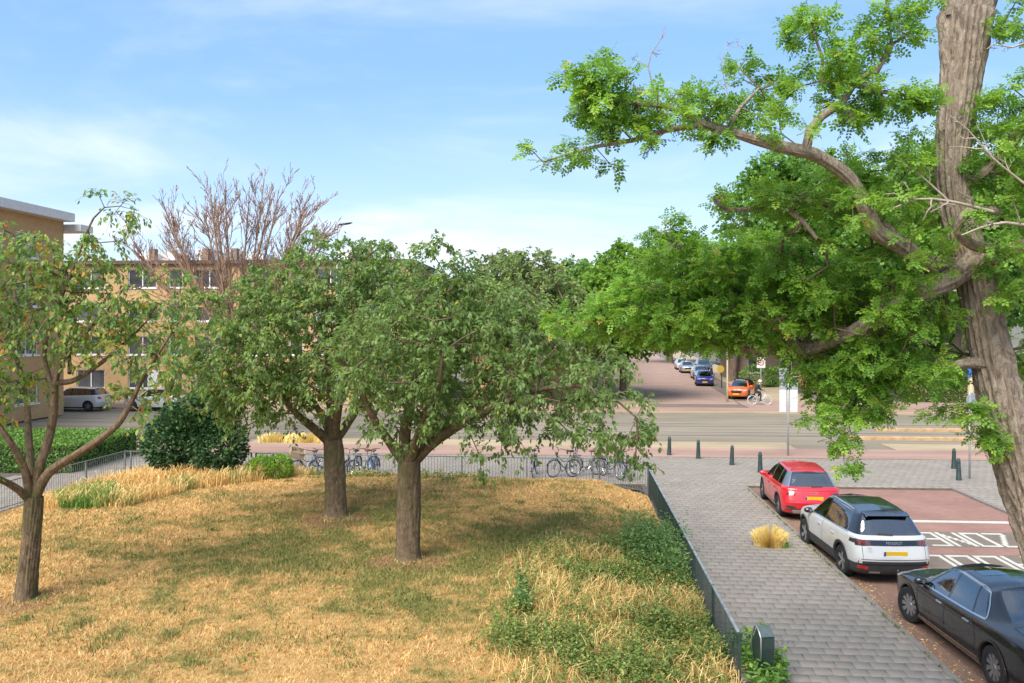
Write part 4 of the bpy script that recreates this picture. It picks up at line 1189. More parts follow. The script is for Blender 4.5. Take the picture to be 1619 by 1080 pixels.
# ivy screen and hedge at the far side, right
box_hedge('boundary_hedge', 'yellowish green hedge on the far pavement behind the parked street, right', 26.0, 45.0, 64.9, 66.0, 1.5, 16000, 'weed_leaf', 92, size=.12)
bush('front_shrub', 'green shrub behind the zone sign across the road', [(17.6, 79.5, 1.0, 1.6, 1.2, 1.2), (19.6, 80, .9, 1.2, 1.0, 1.0)], 1800, 'hedge_leaf', .22, (18.4, 79.5, 0), 93)
bush('front_shrub', 'yellow flowering shrub on the far pavement right of the zone sign', [(21.5, 77, .8, 1.2, .9, .9)], 900, 'straw', .2, (21.5, 77, 0), 94)
bush('front_shrub', 'wide green shrub mass under the trees behind the far hedge', [(30, 71, 1.4, 4, 1.6, 1.6), (38, 72, 1.6, 4, 1.6, 1.8), (24, 74, 1.2, 2.2, 1.4, 1.4)], 5200, 'hedge_leaf', .26, (31, 71, 0), 95)

# dry tall grass and weeds ------------------------------------------------------------
def stalks(name, P, H, mat, lean=.35, w=.008, seed=1, head=True, parent=None, tint=None, outward=False):
    """two-segment bent stalks (quads) for tall grass"""
    rg = np.random.default_rng(seed); n = len(P)
    a = rg.uniform(0, 6.283, n); ww = w * rg.uniform(.7, 1.4, n)
    side = np.stack([np.cos(a) * ww, np.sin(a) * ww, np.zeros(n)], -1)
    b = rg.uniform(0, 6.283, n); ln = lean * rg.uniform(.2, 1.5, n)
    if outward:
        b = np.arctan2(P[:, 1], P[:, 0]) + rg.normal(0, .5, n); ln = lean * (.15 + 2.0 * np.hypot(P[:, 0], P[:, 1]) / .42) * rg.uniform(.6, 1.2, n)
    o1 = np.stack([np.cos(b) * ln * H * .25, np.sin(b) * ln * H * .25, H * .6], -1)
    o2 = np.stack([np.cos(b) * ln * H, np.sin(b) * ln * H, H * (1 - .25 * ln)], -1)
    hw = 1.5 if head else .25
    V = np.stack([P - side, P + side, P + o1 + side * .8, P + o1 - side * .8, P + o2 + side * hw * .5, P + o2 - side * hw * .5], 1)
    F = np.array([(0, 1, 2, 3), (3, 2, 4, 5)])
    F = (F[None] + (np.arange(n) * 6)[:, None, None]).reshape(-1, 4)
    t = rg.random(n) if tint is None else tint
    return link(name, np_mesh(name, V.reshape(-1, 3), F, MATS[mat], tint=np.repeat(t, 6)), parent)

def region_points(poly_px, n, zoff=0.0, seed=1, dens=None, xmax=None, feather=0.0):
    """random ground points inside a photo-space outline"""
    rg = np.random.default_rng(seed)
    W = np.array([[*gp(x, y, 0.2)][:2] for x, y in poly_px])
    lo, hi = W.min(0), W.max(0)
    out = np.zeros((0, 2))
    while len(out) < n:
        q = rg.uniform(lo, hi, (n * 3, 2))
        inside = np.zeros(len(q), bool); j = len(W) - 1
        for i in range(len(W)):
            c = ((W[i, 1] > q[:, 1]) != (W[j, 1] > q[:, 1])) & (q[:, 0] < (W[j, 0] - W[i, 0]) * (q[:, 1] - W[i, 1]) / (W[j, 1] - W[i, 1] + 1e-12) + W[i, 0])
            inside ^= c; j = i
        q = q[inside]
        if feather: q = q + rg.normal(0, feather, q.shape) * np.array([1, .8])
        q = q[q[:, 0] < (FENCE_X - .04 if xmax is None else xmax)]
        if dens is not None: q = q[rg.random(len(q)) < dens(q[:, 0], q[:, 1])]
        out = np.concatenate([out, q])
    out = out[:n]
    return np.column_stack([out, lawn_z(out[:, 0], out[:, 1]) + zoff])
# tall straw border at the back left
P = region_points([(70, 815), (60, 790), (190, 755), (330, 745), (480, 742), (490, 758), (420, 768), (300, 785), (190, 815)], 15000, seed=2)
tn = vnoise(P[:, 0], P[:, 1], .8, 41)
o = stalks('tall_dry_grass', P, np.random.default_rng(2).uniform(.14, .55, len(P)) * (.55 + .8 * vnoise(P[:, 0], P[:, 1], 1.3, 42)), 'straw', .55, .009, 2, tint=np.clip(np.random.default_rng(22).random(len(P)) * .85 + np.clip(tn - .52, 0, 1) * 1.6, 0, 1))
tag(o, 'tall straw-yellow grass border along the back left fence of the lawn', 'grass', kind='stuff')
P = region_points([(90, 815), (80, 790), (150, 775), (190, 790), (185, 812), (130, 818)], 2600, seed=3)
o = stalks('tall_green_grass', P, np.random.default_rng(3).uniform(.2, .5, len(P)), 'hedge_leaf', .5, .014, 3, head=False)
tag(o, 'tuft of tall bright green grass in the straw border at the left', 'grass', kind='stuff')
# wild corner at the lower right
wild = [(800, 1085), (815, 980), (840, 900), (870, 880), (990, 872), (1050, 850), (1080, 850), (1130, 930), (1240, 1085)]
strawd = lambda x, y: np.clip((vnoise(x, y, 0.75, 12) * .55 + vnoise(x, y, 2.1, 13) * .45 - .40) * 5, .2, 1)
P = region_points(wild, 9500, seed=4, dens=strawd, feather=.28)
P2 = region_points([(780, 1400), (800, 1085), (1240, 1085), (1500, 1400)], 3000, seed=44)
P = np.concatenate([P, P2])
o = stalks('wild_dry_grass', P, np.random.default_rng(4).uniform(.06, .40, len(P)) * (.55 + .8 * vnoise(P[:, 0], P[:, 1], 1.1, 31)), 'straw', .8, .0055, 4)
tag(o, 'tangle of long dry grass in the wild corner beside the pavement fence', 'grass', kind='stuff')
def weeds(name, label, P, Hmax, leaf, size, per, seed, tb=0.0, tm=(LEAF_V, LEAF_F)):
    rg = np.random.default_rng(seed); n = len(P)
    H = Hmax * rg.uniform(.35, 1.0, n) * (.45 + 1.1 * vnoise(P[:, 0], P[:, 1], 1.4, seed + 50))
    a = rg.uniform(0, 6.283, n); ln = rg.uniform(0, .5, n)
    top = np.stack([np.cos(a) * ln * H, np.sin(a) * ln * H, H], -1)
    u = rg.uniform(.15, 1, (n, per))
    Q = (P[:, None] + top[:, None] * u[..., None]).reshape(-1, 3)
    m = len(Q)
    D = rg.normal(0, .8, (m, 3)); D[:, 2] = np.abs(D[:, 2]) * .5 + .05
    N = rg.normal(0, .5, (m, 3)); N[:, 2] += 1
    t = rg.normal(.45 + tb, .22, m)
    o = leaf_mesh(name, Q, D, N, size * rg.uniform(.6, 1.3, m), tm, t, leaf)
    tag(o, label, 'weeds', kind='stuff'); return o
greend = lambda x, y: np.clip((.60 - vnoise(x, y, 0.75, 12) * .55 - vnoise(x, y, 2.1, 13) * .45) * 4, 0.15, 1)
P = region_points(wild, 7500, seed=5, dens=greend, feather=.35)
P2 = region_points([(800, 1400), (810, 1085), (1200, 1085), (1400, 1400)], 1200, seed=45)
weeds('bramble_weeds', 'low leafy green and reddish weeds in the wild corner of the lawn', np.concatenate([P, P2]), 0.40, 'weed_leaf', .058, 8, 5, tb=.04, tm=(QUAD_V * np.array([.75, 1, 1]), QUAD_F))
P = region_points([(985, 885), (1000, 862), (1040, 845), (1085, 850), (1100, 905), (1082, 930), (1040, 915)], 1200, seed=6, feather=.2)
weeds('tall_green_weeds', 'tall dark green weeds massed against the pavement fence', P, .85, 'green_weed_leaf', .075, 14, 6, tb=.15, tm=(QUAD_V * np.array([.55, 1, 1]), QUAD_F))
P = region_points([(810, 990), (820, 945), (835, 950), (838, 1000)], 90, seed=7)
weeds('grey_weed', 'single upright grey green weed at the edge of the wild corner', P, .6, 'green_weed_leaf', .07, 14, 7)
P = region_points([(1150, 1010), (1190, 1000), (1262, 1075), (1200, 1100)], 150, seed=8, xmax=3.5)
weeds('fence_weeds', 'bright green weeds growing round the foot of the litter bin', P, .42, 'hedge_leaf', .10, 9, 8)
P = region_points([(480, 756), (490, 745), (620, 752), (760, 757), (760, 763), (600, 760)], 700, seed=9)
weeds('fence_foot_weeds', 'thin brownish weeds at the foot of the back fence', P, .35, 'weed_leaf', .08, 6, 9, tb=.25)
# clumps of darker grass in the lawn (looser, longer blades)
rgc = np.random.default_rng(10)
cl = []
for k in range(230):
    x, y = rgc.uniform(-15, 2.2), rgc.uniform(12.5, 30)
    if not in_lawn(x, y): continue
    m = rgc.integers(25, 110); r = rgc.uniform(.08, .38)
    q = np.column_stack([rgc.normal(x, r, m), rgc.normal(y, r, m)]); q = q[in_lawn(q[:, 0], q[:, 1])]
    cl.append(np.column_stack([q, lawn_z(q[:, 0], q[:, 1])]))
P = np.concatenate(cl)
o = stalks('green_grass_tufts', P, rgc.uniform(.04, .12, len(P)), 'green_grass', .7, .008, 10, head=False)
tag(o, 'scattered darker green tufts in the dry lawn', 'grass', kind='stuff')
# dry leaves dropped on the lawn
n = 900
lx, ly = rgc.uniform(-14, 2.2, n), rgc.uniform(12.5, 29, n)
o = leaf_mesh('lawn_fallen_leaves', np.column_stack([lx, ly, lawn_z(lx, ly) + .035]), rgc.normal(0, 1, (n, 3)) * np.array([1, 1, .25]), np.tile((0, 0, 1.), (n, 1)) + rgc.normal(0, .35, (n, 3)), rgc.uniform(.05, .10, n), (LEAF_V, LEAF_F), rgc.uniform(.9, 1.0, n), 'cherry_leaf_yellow')
tag(o, 'orange brown cherry leaves dropped here and there on the lawn', 'fallen leaves', kind='stuff')
# dry tuft on the pavement by the white car
b = gp(1217, 862)
rg5 = np.random.default_rng(15)
th = rg5.uniform(0, 6.283, 2600); rr = np.sqrt(rg5.random(2600)) * .40
P = np.column_stack([rr * np.cos(th), rr * np.sin(th) * .8, np.zeros(2600)])
tu = empty('grass_tuft', (b.x, b.y, -0.01)); tag(tu, 'straw yellow tuft of dry grass growing through the grey pavement by the white car', 'grass tuft')
stalks('blades', P, rg5.uniform(.28, .66, 2600) * (1 - .45 * rr / .40), 'straw_pure', .20, .006, 15, parent=tu, outward=True)['kind'] = 'stuff'
stalks('green_blades', np.column_stack([rg5.normal(.33, .08, 130), rg5.normal(-.18, .07, 130), np.zeros(130)]), rg5.uniform(.08, .2, 130), 'hedge_leaf', .6, .008, 16, head=False, parent=tu)['kind'] = 'stuff'
# scattered dry leaves on the parking lane by the kerb
n = 500
q = np.column_stack([KERB_X + .15 + np.abs(rg5.normal(0, .22, n)), rg5.uniform(12.8, 24, n), np.full(n, -.078)])
o = leaf_mesh('fallen_leaves', q, rg5.normal(0, 1, (n, 3)) * np.array([1, 1, .1]), np.tile((0, 0, 1.), (n, 1)) + rg5.normal(0, .2, (n, 3)), rg5.uniform(.03, .07, n), (LEAF_V, LEAF_F), rg5.uniform(0, .9, n), 'straw')
tag(o, 'small dry leaves gathered in the gutter beside the kerb', 'fallen leaves', kind='stuff')

# grass in the joints along the kerb and under the fence
n = 1500
q = np.concatenate([np.column_stack([rg5.normal(KERB_X - .01, .02, n // 2), np.repeat(rg5.uniform(12, 30, n // 20), 10) + rg5.normal(0, .05, n // 2), np.full(n // 2, -.01)]), np.column_stack([np.abs(rg5.normal(0, .05, n // 2)) + FENCE_X + .03, np.repeat(rg5.uniform(13, 28, n // 20), 10) + rg5.normal(0, .08, n // 2), np.full(n // 2, -.01)])])
o = stalks('joint_grass', q, rg5.uniform(.03, .10, len(q)), 'green_grass', .6, .006, 17, head=False)
tag(o, 'little tufts of grass in the paving joints by the kerb and fence', 'grass', kind='stuff')

# longer grass left by the mower round the trunks
q = []
for (tx, ty, tr_) in TRUNKS:
    m = 170; a = rg5.uniform(0, 6.283, m); r = rg5.uniform(.24, .46, m)
    x, y = tx + np.cos(a) * r, ty + .12 + np.sin(a) * r
    q.append(np.column_stack([x, y, lawn_z(x, y) - .01]))
q = np.concatenate(q)
o = stalks('trunk_foot_grass', q, rg5.uniform(.05, .16, len(q)), 'straw', .7, .007, 18, head=False)
tag(o, 'longer dry grass left standing round the feet of the cherry trunks', 'grass', kind='stuff')
# ------------------------------------------------------------------ street furniture
simple('fence_green', (0.03, 0.05, 0.044), 0.45, 0.2, var=0.3, scale=5)
simple('fence_grey', (0.20, 0.21, 0.205), 0.5, 0.5, var=0.25, scale=5)
simple('galvanised', (0.42, 0.43, 0.42), 0.42, 0.75, var=0.15, scale=8)
simple('worn_rail', (0.34, 0.37, 0.35), 0.5, 0.4, var=0.3, scale=6)
simple('pole_grey', (0.36, 0.37, 0.37), 0.5, 0.3, var=0.15, scale=3)
simple('sign_white', (0.58, 0.57, 0.55), 0.45, var=0.04)
simple('sign_back_grey', (0.37, 0.38, 0.39), 0.45, 0.35, var=0.12, scale=3)
simple('sign_red', (0.55, 0.03, 0.03), 0.45, var=0.05)
simple('sign_blue', (0.05, 0.16, 0.45), 0.45, var=0.05)
simple('sign_yellow', (0.45, 0.29, 0.03), 0.45, var=0.06)
simple('black_plastic', (0.018, 0.018, 0.019), 0.5, var=0.25)
simple('mast_beige', (0.46, 0.38, 0.22), 0.55, 0.1, var=0.15, scale=2)

def fence(name, label, pts, mat_bar, mat_rail, zfun, h=0.92, step=0.115, post_step=2.4):
    """rail fence along a polyline of (x, y); every bar, post and rail is a part"""
    root = empty(name, (pts[0][0], pts[0][1], 0)); tag(root, label, 'fence')
    bar = MB().tube([(0, 0, 0.08), (0, 0, h - 0.02)], 0.008, 5).mesh('bar', MATS[mat_bar])
    post = MB().box(-.025, .025, -.025, .025, -0.25, h + .02, bev=.008).mesh('post', MATS[mat_bar])
    ox, oy = pts[0]
    for (xa, ya), (xb, yb) in zip(pts[:-1], pts[1:]):
        L = math.hypot(xb - xa, yb - ya); ang = math.atan2(yb - ya, xb - xa)
        n = int(L / step)
        za, zb = zfun(xa, ya), zfun(xb, yb)
        for i in range(n + 1):
            u = i / n; x, y = xa + (xb - xa) * u - ox, ya + (yb - ya) * u - oy
            z = za + (zb - za) * u
            k = max(1, round(n * post_step / L))
            if i % k == 0 or i == n:
                link('post', post, root, (x, y, z), (0, 0, ang))
            else:
                link('bar', bar, root, (x, y, z))
        for zz, w, t, mt in ((h, .045, .014, mat_rail), (.14, .03, .010, mat_bar)):
            M = Matrix.Translation((xa - ox, ya - oy, 0)) @ Matrix.Rotation(ang, 4, 'Z')
            m = MB().box(0, L, -w / 2, w / 2, za + zz - t, za + zz + t)
            m.v = [(v[0], v[1], v[2] + (zb - za) * v[0] / L) for v in m.v]
            m.v = [tuple(M @ Vector(v)) for v in m.v]
            m.build('rail', MATS[mt], root)
    return root
flat0 = lambda x, y: 0.0
fence('pavement_fence', 'dark green bar fence with worn top rail along the grey tiled pavement', [(FENCE_X, 13.35), (FENCE_X, 28.35)], 'fence_green', 'worn_rail', flat0)
fence('park_fence', 'thin grey bar fence along the back of the lawn before the parked bicycles', [(FENCE_X - .04, 28.5), (0.8, 30.5), (-12.0, 30.9)], 'fence_grey', 'fence_grey', flat0)
fence('park_fence', 'grey bar fence at the left turning forward along the side path', [(-12.2, 30.95), (-17.3, 31.1), (-17.75, 22.0)], 'fence_grey', 'fence_grey', flat0)

# bollards
def bollard_mesh():
    m = MB()
    m.lathe([(0.105, -.1), (0.105, .03), (0.098, .05), (0.072, .66), (0.082, .675), (0.082, .70), (0.066, .72), (0.058, .78), (0.04, .815), (0, .83)], 12)
    return sharp(m.mesh('bollard', MATS['dark_green_paint']), 30)
bm_ = bollard_mesh()
for (px, py, lb) in ((1058, 719, 'dark green tapered bollard farthest from the red car, by the park fence corner'), (1104, 725, 'dark green tapered bollard, second from the park fence corner'),
                     (1157, 735, 'dark green tapered bollard, third from the park fence corner'), (1202, 747, 'dark green tapered bollard right beside the nose of the red car'),
                     (1508, 741, 'dark green bollard of the right hand pair, the one farther back'), (1516, 759, 'dark green bollard of the right hand pair, the nearer one')):
    q = gp(px, py)
    o = link('bollard', bm_, None, (q.x, q.y, 0), (R(random.uniform(-1.5, 1.5)), R(random.uniform(-1.5, 1.5)), random.random()))
    tag(o, lb, 'bollard', 'green bollards along the pavement edge')

# litter bin by the fence
simple('bin_lid', (.10, .13, .12), .45, .2, var=.2)
q = cw((1207 - 809.5) / FPX * 13.5, 13.5, 0)
lb = empty('litter_bin', (q.x, q.y, 0), R(14)); lb.scale = (.85, .85, .97); tag(lb, 'dark green metal litter bin with a steel hoop at the end of the pavement fence', 'litter bin')
M = Matrix(((0, 0, 1, 0), (1, 0, 0, 0), (0, 1, 0, 0), (0, 0, 0, 1)))   # profile in (y, z), pushed along x
prof = [(-.10, .16), (.10, .16), (.21, .66), (.0, .93), (-.19, .80), (-.20, .62)]
bmh = MB().prism(prof, -.135, .135, M).mesh('body', MATS['dark_green_paint'])
bb = bmesh.new(); bb.from_mesh(bmh); bmesh.ops.bevel(bb, geom=bb.edges[:], offset=.012, segments=2, affect='EDGES'); bb.to_mesh(bmh); bb.free()
link('body', bmh, lb)
MB().prism([(-.205, .815), (-.19, .822), (.0, .952), (.0, .936)], -.13, .13, M).build('lid', MATS['bin_lid'], lb)
MB().tube([(-.155, .17, .45), (-.155, .18, .72), (-.155, .05, .92), (-.155, -.02, .96), (-.155, -.14, .88), (-.155, -.21, .80), (-.155, -.21, .45)], .018, 8).build('hoop', MATS['galvanised'], lb, True)
MB().box(-.03, .03, -.03, .03, -.1, .2).build('post', MATS['dark_green_paint'], lb)

# information boards on a pole (seen from behind)
q = gp(1246, 720)
sg = empty('sign_post', (q.x, q.y, 0), R(4)); tag(sg, 'grey pole with two tall grey and white boards behind the red car', 'sign')
MB().tube([(0, 0, -.2), (0, 0, 3.75)], .038, 10).build('pole', MATS['pole_grey'], sg, True)
for x0, x1, z1 in ((-.40, -.075, 3.9), (.075, .44, 3.55)):
    MB().box(x0, x1, -.03, .0, 2.95, z1, bev=.01).build('board', MATS['sign_back_grey'], sg)
    MB().box(x0, x1 - .02, -.03, .0, 1.95, 2.94, bev=.01).build('panel', MATS['sign_white'], sg)
for z in (2.2, 2.7, 3.2, 3.45):
    MB().box(-.36, .38, .003, .035, z - .02, z + .02).build('bracket', MATS['galvanised'], sg)
# thin pole at the right corner
q = gp(1533, 757)
sg = empty('sign_post', (q.x, q.y, 0), 0); tag(sg, 'thin grey sign pole beside the right hand pair of bollards', 'sign')
MB().tube([(0, 0, -.2), (0, 0, 3.3)], .036, 8).build('pole', MATS['pole_grey'], sg, True)
MB().lathe([(.30, -.012), (.30, .012)], 24, Matrix.Translation((.12, .04, 2.95)) @ Matrix.Rotation(R(90), 4, 'X') @ Matrix.Rotation(R(25), 4, 'Y')).build('sign_plate', MATS['sign_back_grey'], sg)
# beige tram mast at the end of the median
q = gp(1535, 681)
ms = empty('tram_mast', (q.x, q.y, -.09)); tag(ms, 'stout beige tram wire mast at the end of the sandy median kerb', 'mast')
MB().tube([(0, 0, -.2), (0, 0, 1.4), (0, 0, 8.4)], [.19, .17, .12], 12).build('pole', MATS['mast_beige'], ms, True)
MB().tube([(0, 0, 7.7), (-2.0, 0, 8.0), (-4.2, 0, 7.9)], .04, 8).build('arm', MATS['mast_beige'], ms, True)
MB().box(-.55, .1, -.22, -.2, 3.1, 3.75).build('sign_plate', MATS['sign_blue'], ms)
# tram wires
for yy, lbw in ((45.7, 'thin tram wire over the nearer track'), (49.7, 'thin tram wire over the farther track')): pass
# zone 30 sign across the road
q = gp(1203, 621)
zs = empty('zone_sign', (q.x, q.y, 0), R(-4)); tag(zs, 'square white zone sign with a red ring on a pole across the road', 'sign')
MB().tube([(0, 0, -.2), (0, 0, 3.1)], .035, 8).build('pole', MATS['pole_grey'], zs, True)
zp = MB().box(-.36, .36, -.055, -.04, 2.15, 3.05).build('plate', MATS['sign_white'], zs)
MB().lathe([(.19, -.004), (.27, -.004), (.27, .006), (.19, .006)], 28, Matrix.Translation((0, -.06, 2.62)) @ Matrix.Rotation(R(90), 4, 'X'), closed=True).build('red_ring', MATS['sign_red'], zp)
def text_part(txt, size, mat, parent, loc, rot, extr=0.002, name='lettering'):
    cu = bpy.data.curves.new(name, 'FONT'); cu.body = txt; cu.size = size; cu.extrude = extr
    cu.align_x = 'CENTER'; cu.align_y = 'CENTER'
    t = bpy.data.objects.new('tmp', cu); C.objects.link(t)
    dg = bpy.context.evaluated_depsgraph_get()
    me = bpy.data.meshes.new_from_object(t.evaluated_get(dg))
    bpy.data.objects.remove(t); bpy.data.curves.remove(cu)
    me.materials.clear(); me.materials.append(mat)
    return link(name, me, parent, loc, rot)
text_part('30', .26, MATS['black_plastic'], zp, (0, -.066, 2.62), (R(90), 0, 0))
# lamp posts
def lamp_post(px, py, dd, ztop, side, label, mat='pole_grey', head_px=None):
    q = cw((px - 809.5) / FPX * dd, dd, 0)
    r = empty('street_lamp', (q.x, q.y, 0)); tag(r, label, 'street lamp', 'street lamps along the main road')
    MB().tube([(0, 0, -.2), (0, 0, 1.2), (0, 0, ztop - .1)], [.09, .075, .045], 10).build('pole', MATS[mat], r, True)
    m = MB().lathe([(.0, -.05), (.07, -.045), (.11, 0), (.09, .04), (0, .06)], 12, Matrix.Translation((side * .42, 0, ztop)) @ Matrix.Rotation(R(-8 * side), 4, 'Y') @ Matrix.Scale(3.9, 4, (1, 0, 0)))
    m.build('lamp_head', MATS['black_plastic'], r, True)
    MB().tube([(0, 0, ztop - .25), (side * .1, 0, ztop - .05), (side * .3, 0, ztop)], .035, 8).build('arm', MATS[mat], r, True)
lamp_post(533, 700, 43.2, 11.1, 1, 'tall grey street lamp rising above the cherry with the split trunk')
lamp_post(1150, 634, 63.5, 9.0, -1, 'pale yellowish lamp post standing just left of the orange car', 'mast_beige')
# yellow round sign on its post by the far parked cars
q = gp(1141, 613)
ys = empty('yellow_sign', (q.x, q.y, 0)); tag(ys, 'small yellow round sign on a short black post left of the orange car', 'sign')
MB().tube([(0, 0, -.1), (0, 0, 1.3)], .05, 8).build('post', MATS['black_plastic'], ys)
MB().lathe([(.33, -.03), (.33, .03)], 20, Matrix.Translation((-.1, -.06, 1.75)) @ Matrix.Rotation(R(90), 4, 'X')).build('disc', MATS['sign_yellow'], ys)

# dry verge patch on the strip by the road
P = np.column_stack([np.random.default_rng(77).uniform(-15.5, -12.2, 1500), np.random.default_rng(78).uniform(40.1, 41.6, 1500), np.zeros(1500)])
o = stalks('verge_dry_grass', P, np.random.default_rng(79).uniform(.15, .4, 1500), 'straw_pure', .5, .02, 77)
tag(o, 'patch of dry yellow grass on the road verge behind the back fence', 'grass', kind='stuff')

# ------------------------------------------------------------------ bicycles
simple('tyre_rubber', (0.016, 0.016, 0.017), 0.75, var=0.2)
simple('chrome', (0.55, 0.56, 0.57), 0.25, 0.95, var=0.08)
simple('bike_black', (0.022, 0.024, 0.03), 0.35, 0.2, var=0.2)
simple('bike_blue', (0.05, 0.11, 0.22), 0.35, 0.2, var=0.2)
simple('bike_grey', (0.22, 0.23, 0.25), 0.35, 0.4, var=0.2)
simple('bike_white', (0.68, 0.68, 0.66), 0.35, 0.0, var=0.08)
simple('brown_leather', (0.12, 0.055, 0.025), 0.55, var=0.3)
simple('crate_beige', (0.50, 0.37, 0.25), 0.8, var=0.15)
MX = Matrix.Rotation(R(90), 4, 'X')
_wm = {}
def wheel_meshes(tyre_mat='tyre_rubber', rim_mat='chrome'):
    k = (tyre_mat, rim_mat)
    if k in _wm: return _wm[k]
    r = .345
    t = MB(); n = 28
    prof = [(r - .018 + .018 * math.cos(a), .018 * math.sin(a)) for a in np.linspace(0, 2 * math.pi, 6, endpoint=False)]
    t.lathe(prof, n, MX, closed=True)
    tm = t.mesh('tyre', MATS[tyre_mat], True)
    rm = MB().lathe([(r - .05, -.012), (r - .034, -.012), (r - .034, .012), (r - .05, .012)], n, MX, closed=True).mesh('rim', MATS[rim_mat], True)
    s = MB()
    for i in range(18):
        a = i / 18 * 2 * math.pi
        s.tube([(0, .025 if i % 2 else -.025, 0), (math.cos(a) * (r - .045), 0, math.sin(a) * (r - .045))], .003, 3, False)
    s.tube([(0, -.05, 0), (0, .05, 0)], .025, 8)
    sm = s.mesh('spokes', MATS['chrome'])
    _wm[k] = (tm, rm, sm); return _wm[k]
def bicycle(name, label, loc, rz, paint, lean=0.0, crate=False, tyre='tyre_rubber', group='bicycles parked behind the back fence', rim='chrome', step_through=True):
    """front towards +x"""
    root = empty(name, loc, rz); root.rotation_euler[0] = lean
    tag(root, label, 'bicycle', group)
    pm = MATS[paint]
    for x in (-.54, .56):
        w = empty('wheel', (x, 0, .345), 0, root)
        w.rotation_euler = (0, random.uniform(0, 6), 0)
        for nm, me in zip(('tyre', 'rim', 'spokes'), wheel_meshes(tyre, rim)): link(nm, me, w)
    bb_, st, hd, rr, fr = (-.08, 0, .29), (-.24, 0, .80), (.40, 0, .86), (-.54, 0, .345), (.56, 0, .345)
    f = MB()
    f.tube([bb_, st], .018, 7)
    if step_through:
        f.tube([bb_, (.12, 0, .38), (.30, 0, .55), (.42, 0, .74)], .02, 7); f.tube([(-.17, 0, .58), (.1, 0, .56), (.40, 0, .80)], .015, 7)
    else:
        f.tube([bb_, (.43, 0, .70)], .02, 7); f.tube([(-.23, 0, .77), hd], .018, 7)
    for s in (-.045, .045):
        f.tube([bb_, (rr[0], s, rr[2])], .011, 6); f.tube([st, (rr[0], s, rr[2])], .010, 6)
    f.tube([(.44, 0, .68), (.385, 0, .92)], .021, 7)
    f.build('frame', pm, root, True)
    k = MB()
    for s in (-.05, .05): k.tube([(.44, s, .69), (.49, s, .52), (.56, s, .345)], .012, 6)
    k.tube([(.44, -.05, .69), (.44, .05, .69)], .014, 6)
    k.build('fork', pm, root, True)
    MB().tube([(.385, 0, .92), (.36, 0, 1.06), (.33, -.12, 1.10), (.24, -.28, 1.08), (.12, -.30, 1.05)], .012, 6).tube([(.36, 0, 1.06), (.33, .12, 1.10), (.24, .28, 1.08), (.12, .30, 1.05)], .012, 6).build('handlebar', MATS['bike_black'], root, True)
    MB().lathe([(0, -.03), (.08, -.02), (.11, .02), (.06, .05), (0, .055)], 10, Matrix.Translation((-.29, 0, .93)) @ Matrix.Scale(1.35, 4, (1, 0, 0))).tube([(-.24, 0, .78), (-.28, 0, .92)], .014, 6).build('saddle', MATS['brown_leather' if paint != 'bike_black' else 'bike_black'], root, True)
    for (cx, a0, a1) in ((-.54, 20, 200), (.56, 20, 150)):
        m = MB(); n = 10
        vs = []; fs = []
        for i in range(n + 1):
            a = R(a0 + (a1 - a0) * i / n)
            for s in (-.028, .028): vs.append((cx + math.cos(a) * .375, s, .345 + math.sin(a) * .375))
        for i in range(n): fs.append((2 * i, 2 * i + 1, 2 * i + 3, 2 * i + 2))
        m.add(vs, fs); m.build('mudguard', pm, root, True)
    m = MB()
    for s in (-.06, .06): m.tube([(-.30, s, .74), (-.78, s, .74)], .007, 5); m.tube([(-.70, s, .74), (-.54, s, .345)], .006, 5)
    for x in (-.36, -.52, -.68, -.78): m.tube([(x, -.06, .74), (x, .06, .74)], .006, 5)
    m.build('luggage_rack', MATS['bike_black'], root, True)
    MB().lathe([(.085, -.006), (.085, .006)], 16, Matrix.Translation((bb_[0], -.05, bb_[2])) @ MX).tube([(bb_[0], -.06, bb_[2]), (bb_[0] + .12, -.08, bb_[2] - .11)], .01, 5).tube([(bb_[0], .06, bb_[2]), (bb_[0] - .12, .08, bb_[2] + .11)], .01, 5).build('crank', MATS['chrome'], root)
    MB().box(bb_[0] + .08, bb_[0] + .16, -.17, -.08, bb_[2] - .125, bb_[2] - .10).build('pedal', MATS['black_plastic'], root)
    MB().box(bb_[0] - .16, bb_[0] - .08, .08, .17, bb_[2] + .10, bb_[2] + .125).build('pedal', MATS['black_plastic'], root)
    MB().lathe([(0, -.04), (.045, -.03), (.05, .03), (0, .04)], 10, Matrix.Translation((.46, 0, .90)) @ Matrix.Rotation(R(90), 4, 'Y')).build('head_lamp', MATS['chrome'], root)
    return root
bikes = [(486, 56, 'bike_blue', 'blue bicycle behind the fence with a tilted beige crate at its front'), (508, 70, 'bike_grey', 'grey bicycle leaning close beside the one with the beige crate'),
         (556, 82, 'bike_black', 'black bicycle behind the fence just right of the split cherry trunk'), (576, 60, 'bike_grey', 'grey bicycle second to the right of the split cherry trunk'),
         (592, 95, 'bike_blue', 'blue bicycle third to the right of the split cherry trunk'), (846, 86, 'bike_black', 'black bicycle standing end on by the dry stalk at the back fence'),
         (893, 40, 'bike_black', 'dark bicycle with a wheel showing, left of the pair behind the fence'), (926, 30, 'bike_grey', 'dark grey bicycle with a wheel showing, right of the pair behind the fence'),
         (966, 125, 'bike_black', 'black bicycle half hidden by the cherry leaves near the fence corner'), (990, 100, 'bike_black', 'black bicycle nearest the chamfered fence corner')]
for px, ang, paint, lbl in bikes:
    dd = 32.0 if px < 930 else 31.6
    q = cw((px - 809.5) / FPX * dd, dd, 0)
    bicycle('bicycle', lbl, (q.x, q.y, 0), R(ang + 180), paint, R(random.uniform(-7, 7)))
q = cw((468 - 809.5) / FPX * 31.7, 31.7, 0)
cr = empty('crate', (q.x, q.y, .80), R(20)); cr.rotation_euler = (R(22), R(14), R(25))
tag(cr, 'tilted beige crate on the front of the blue bicycle behind the fence', 'crate')
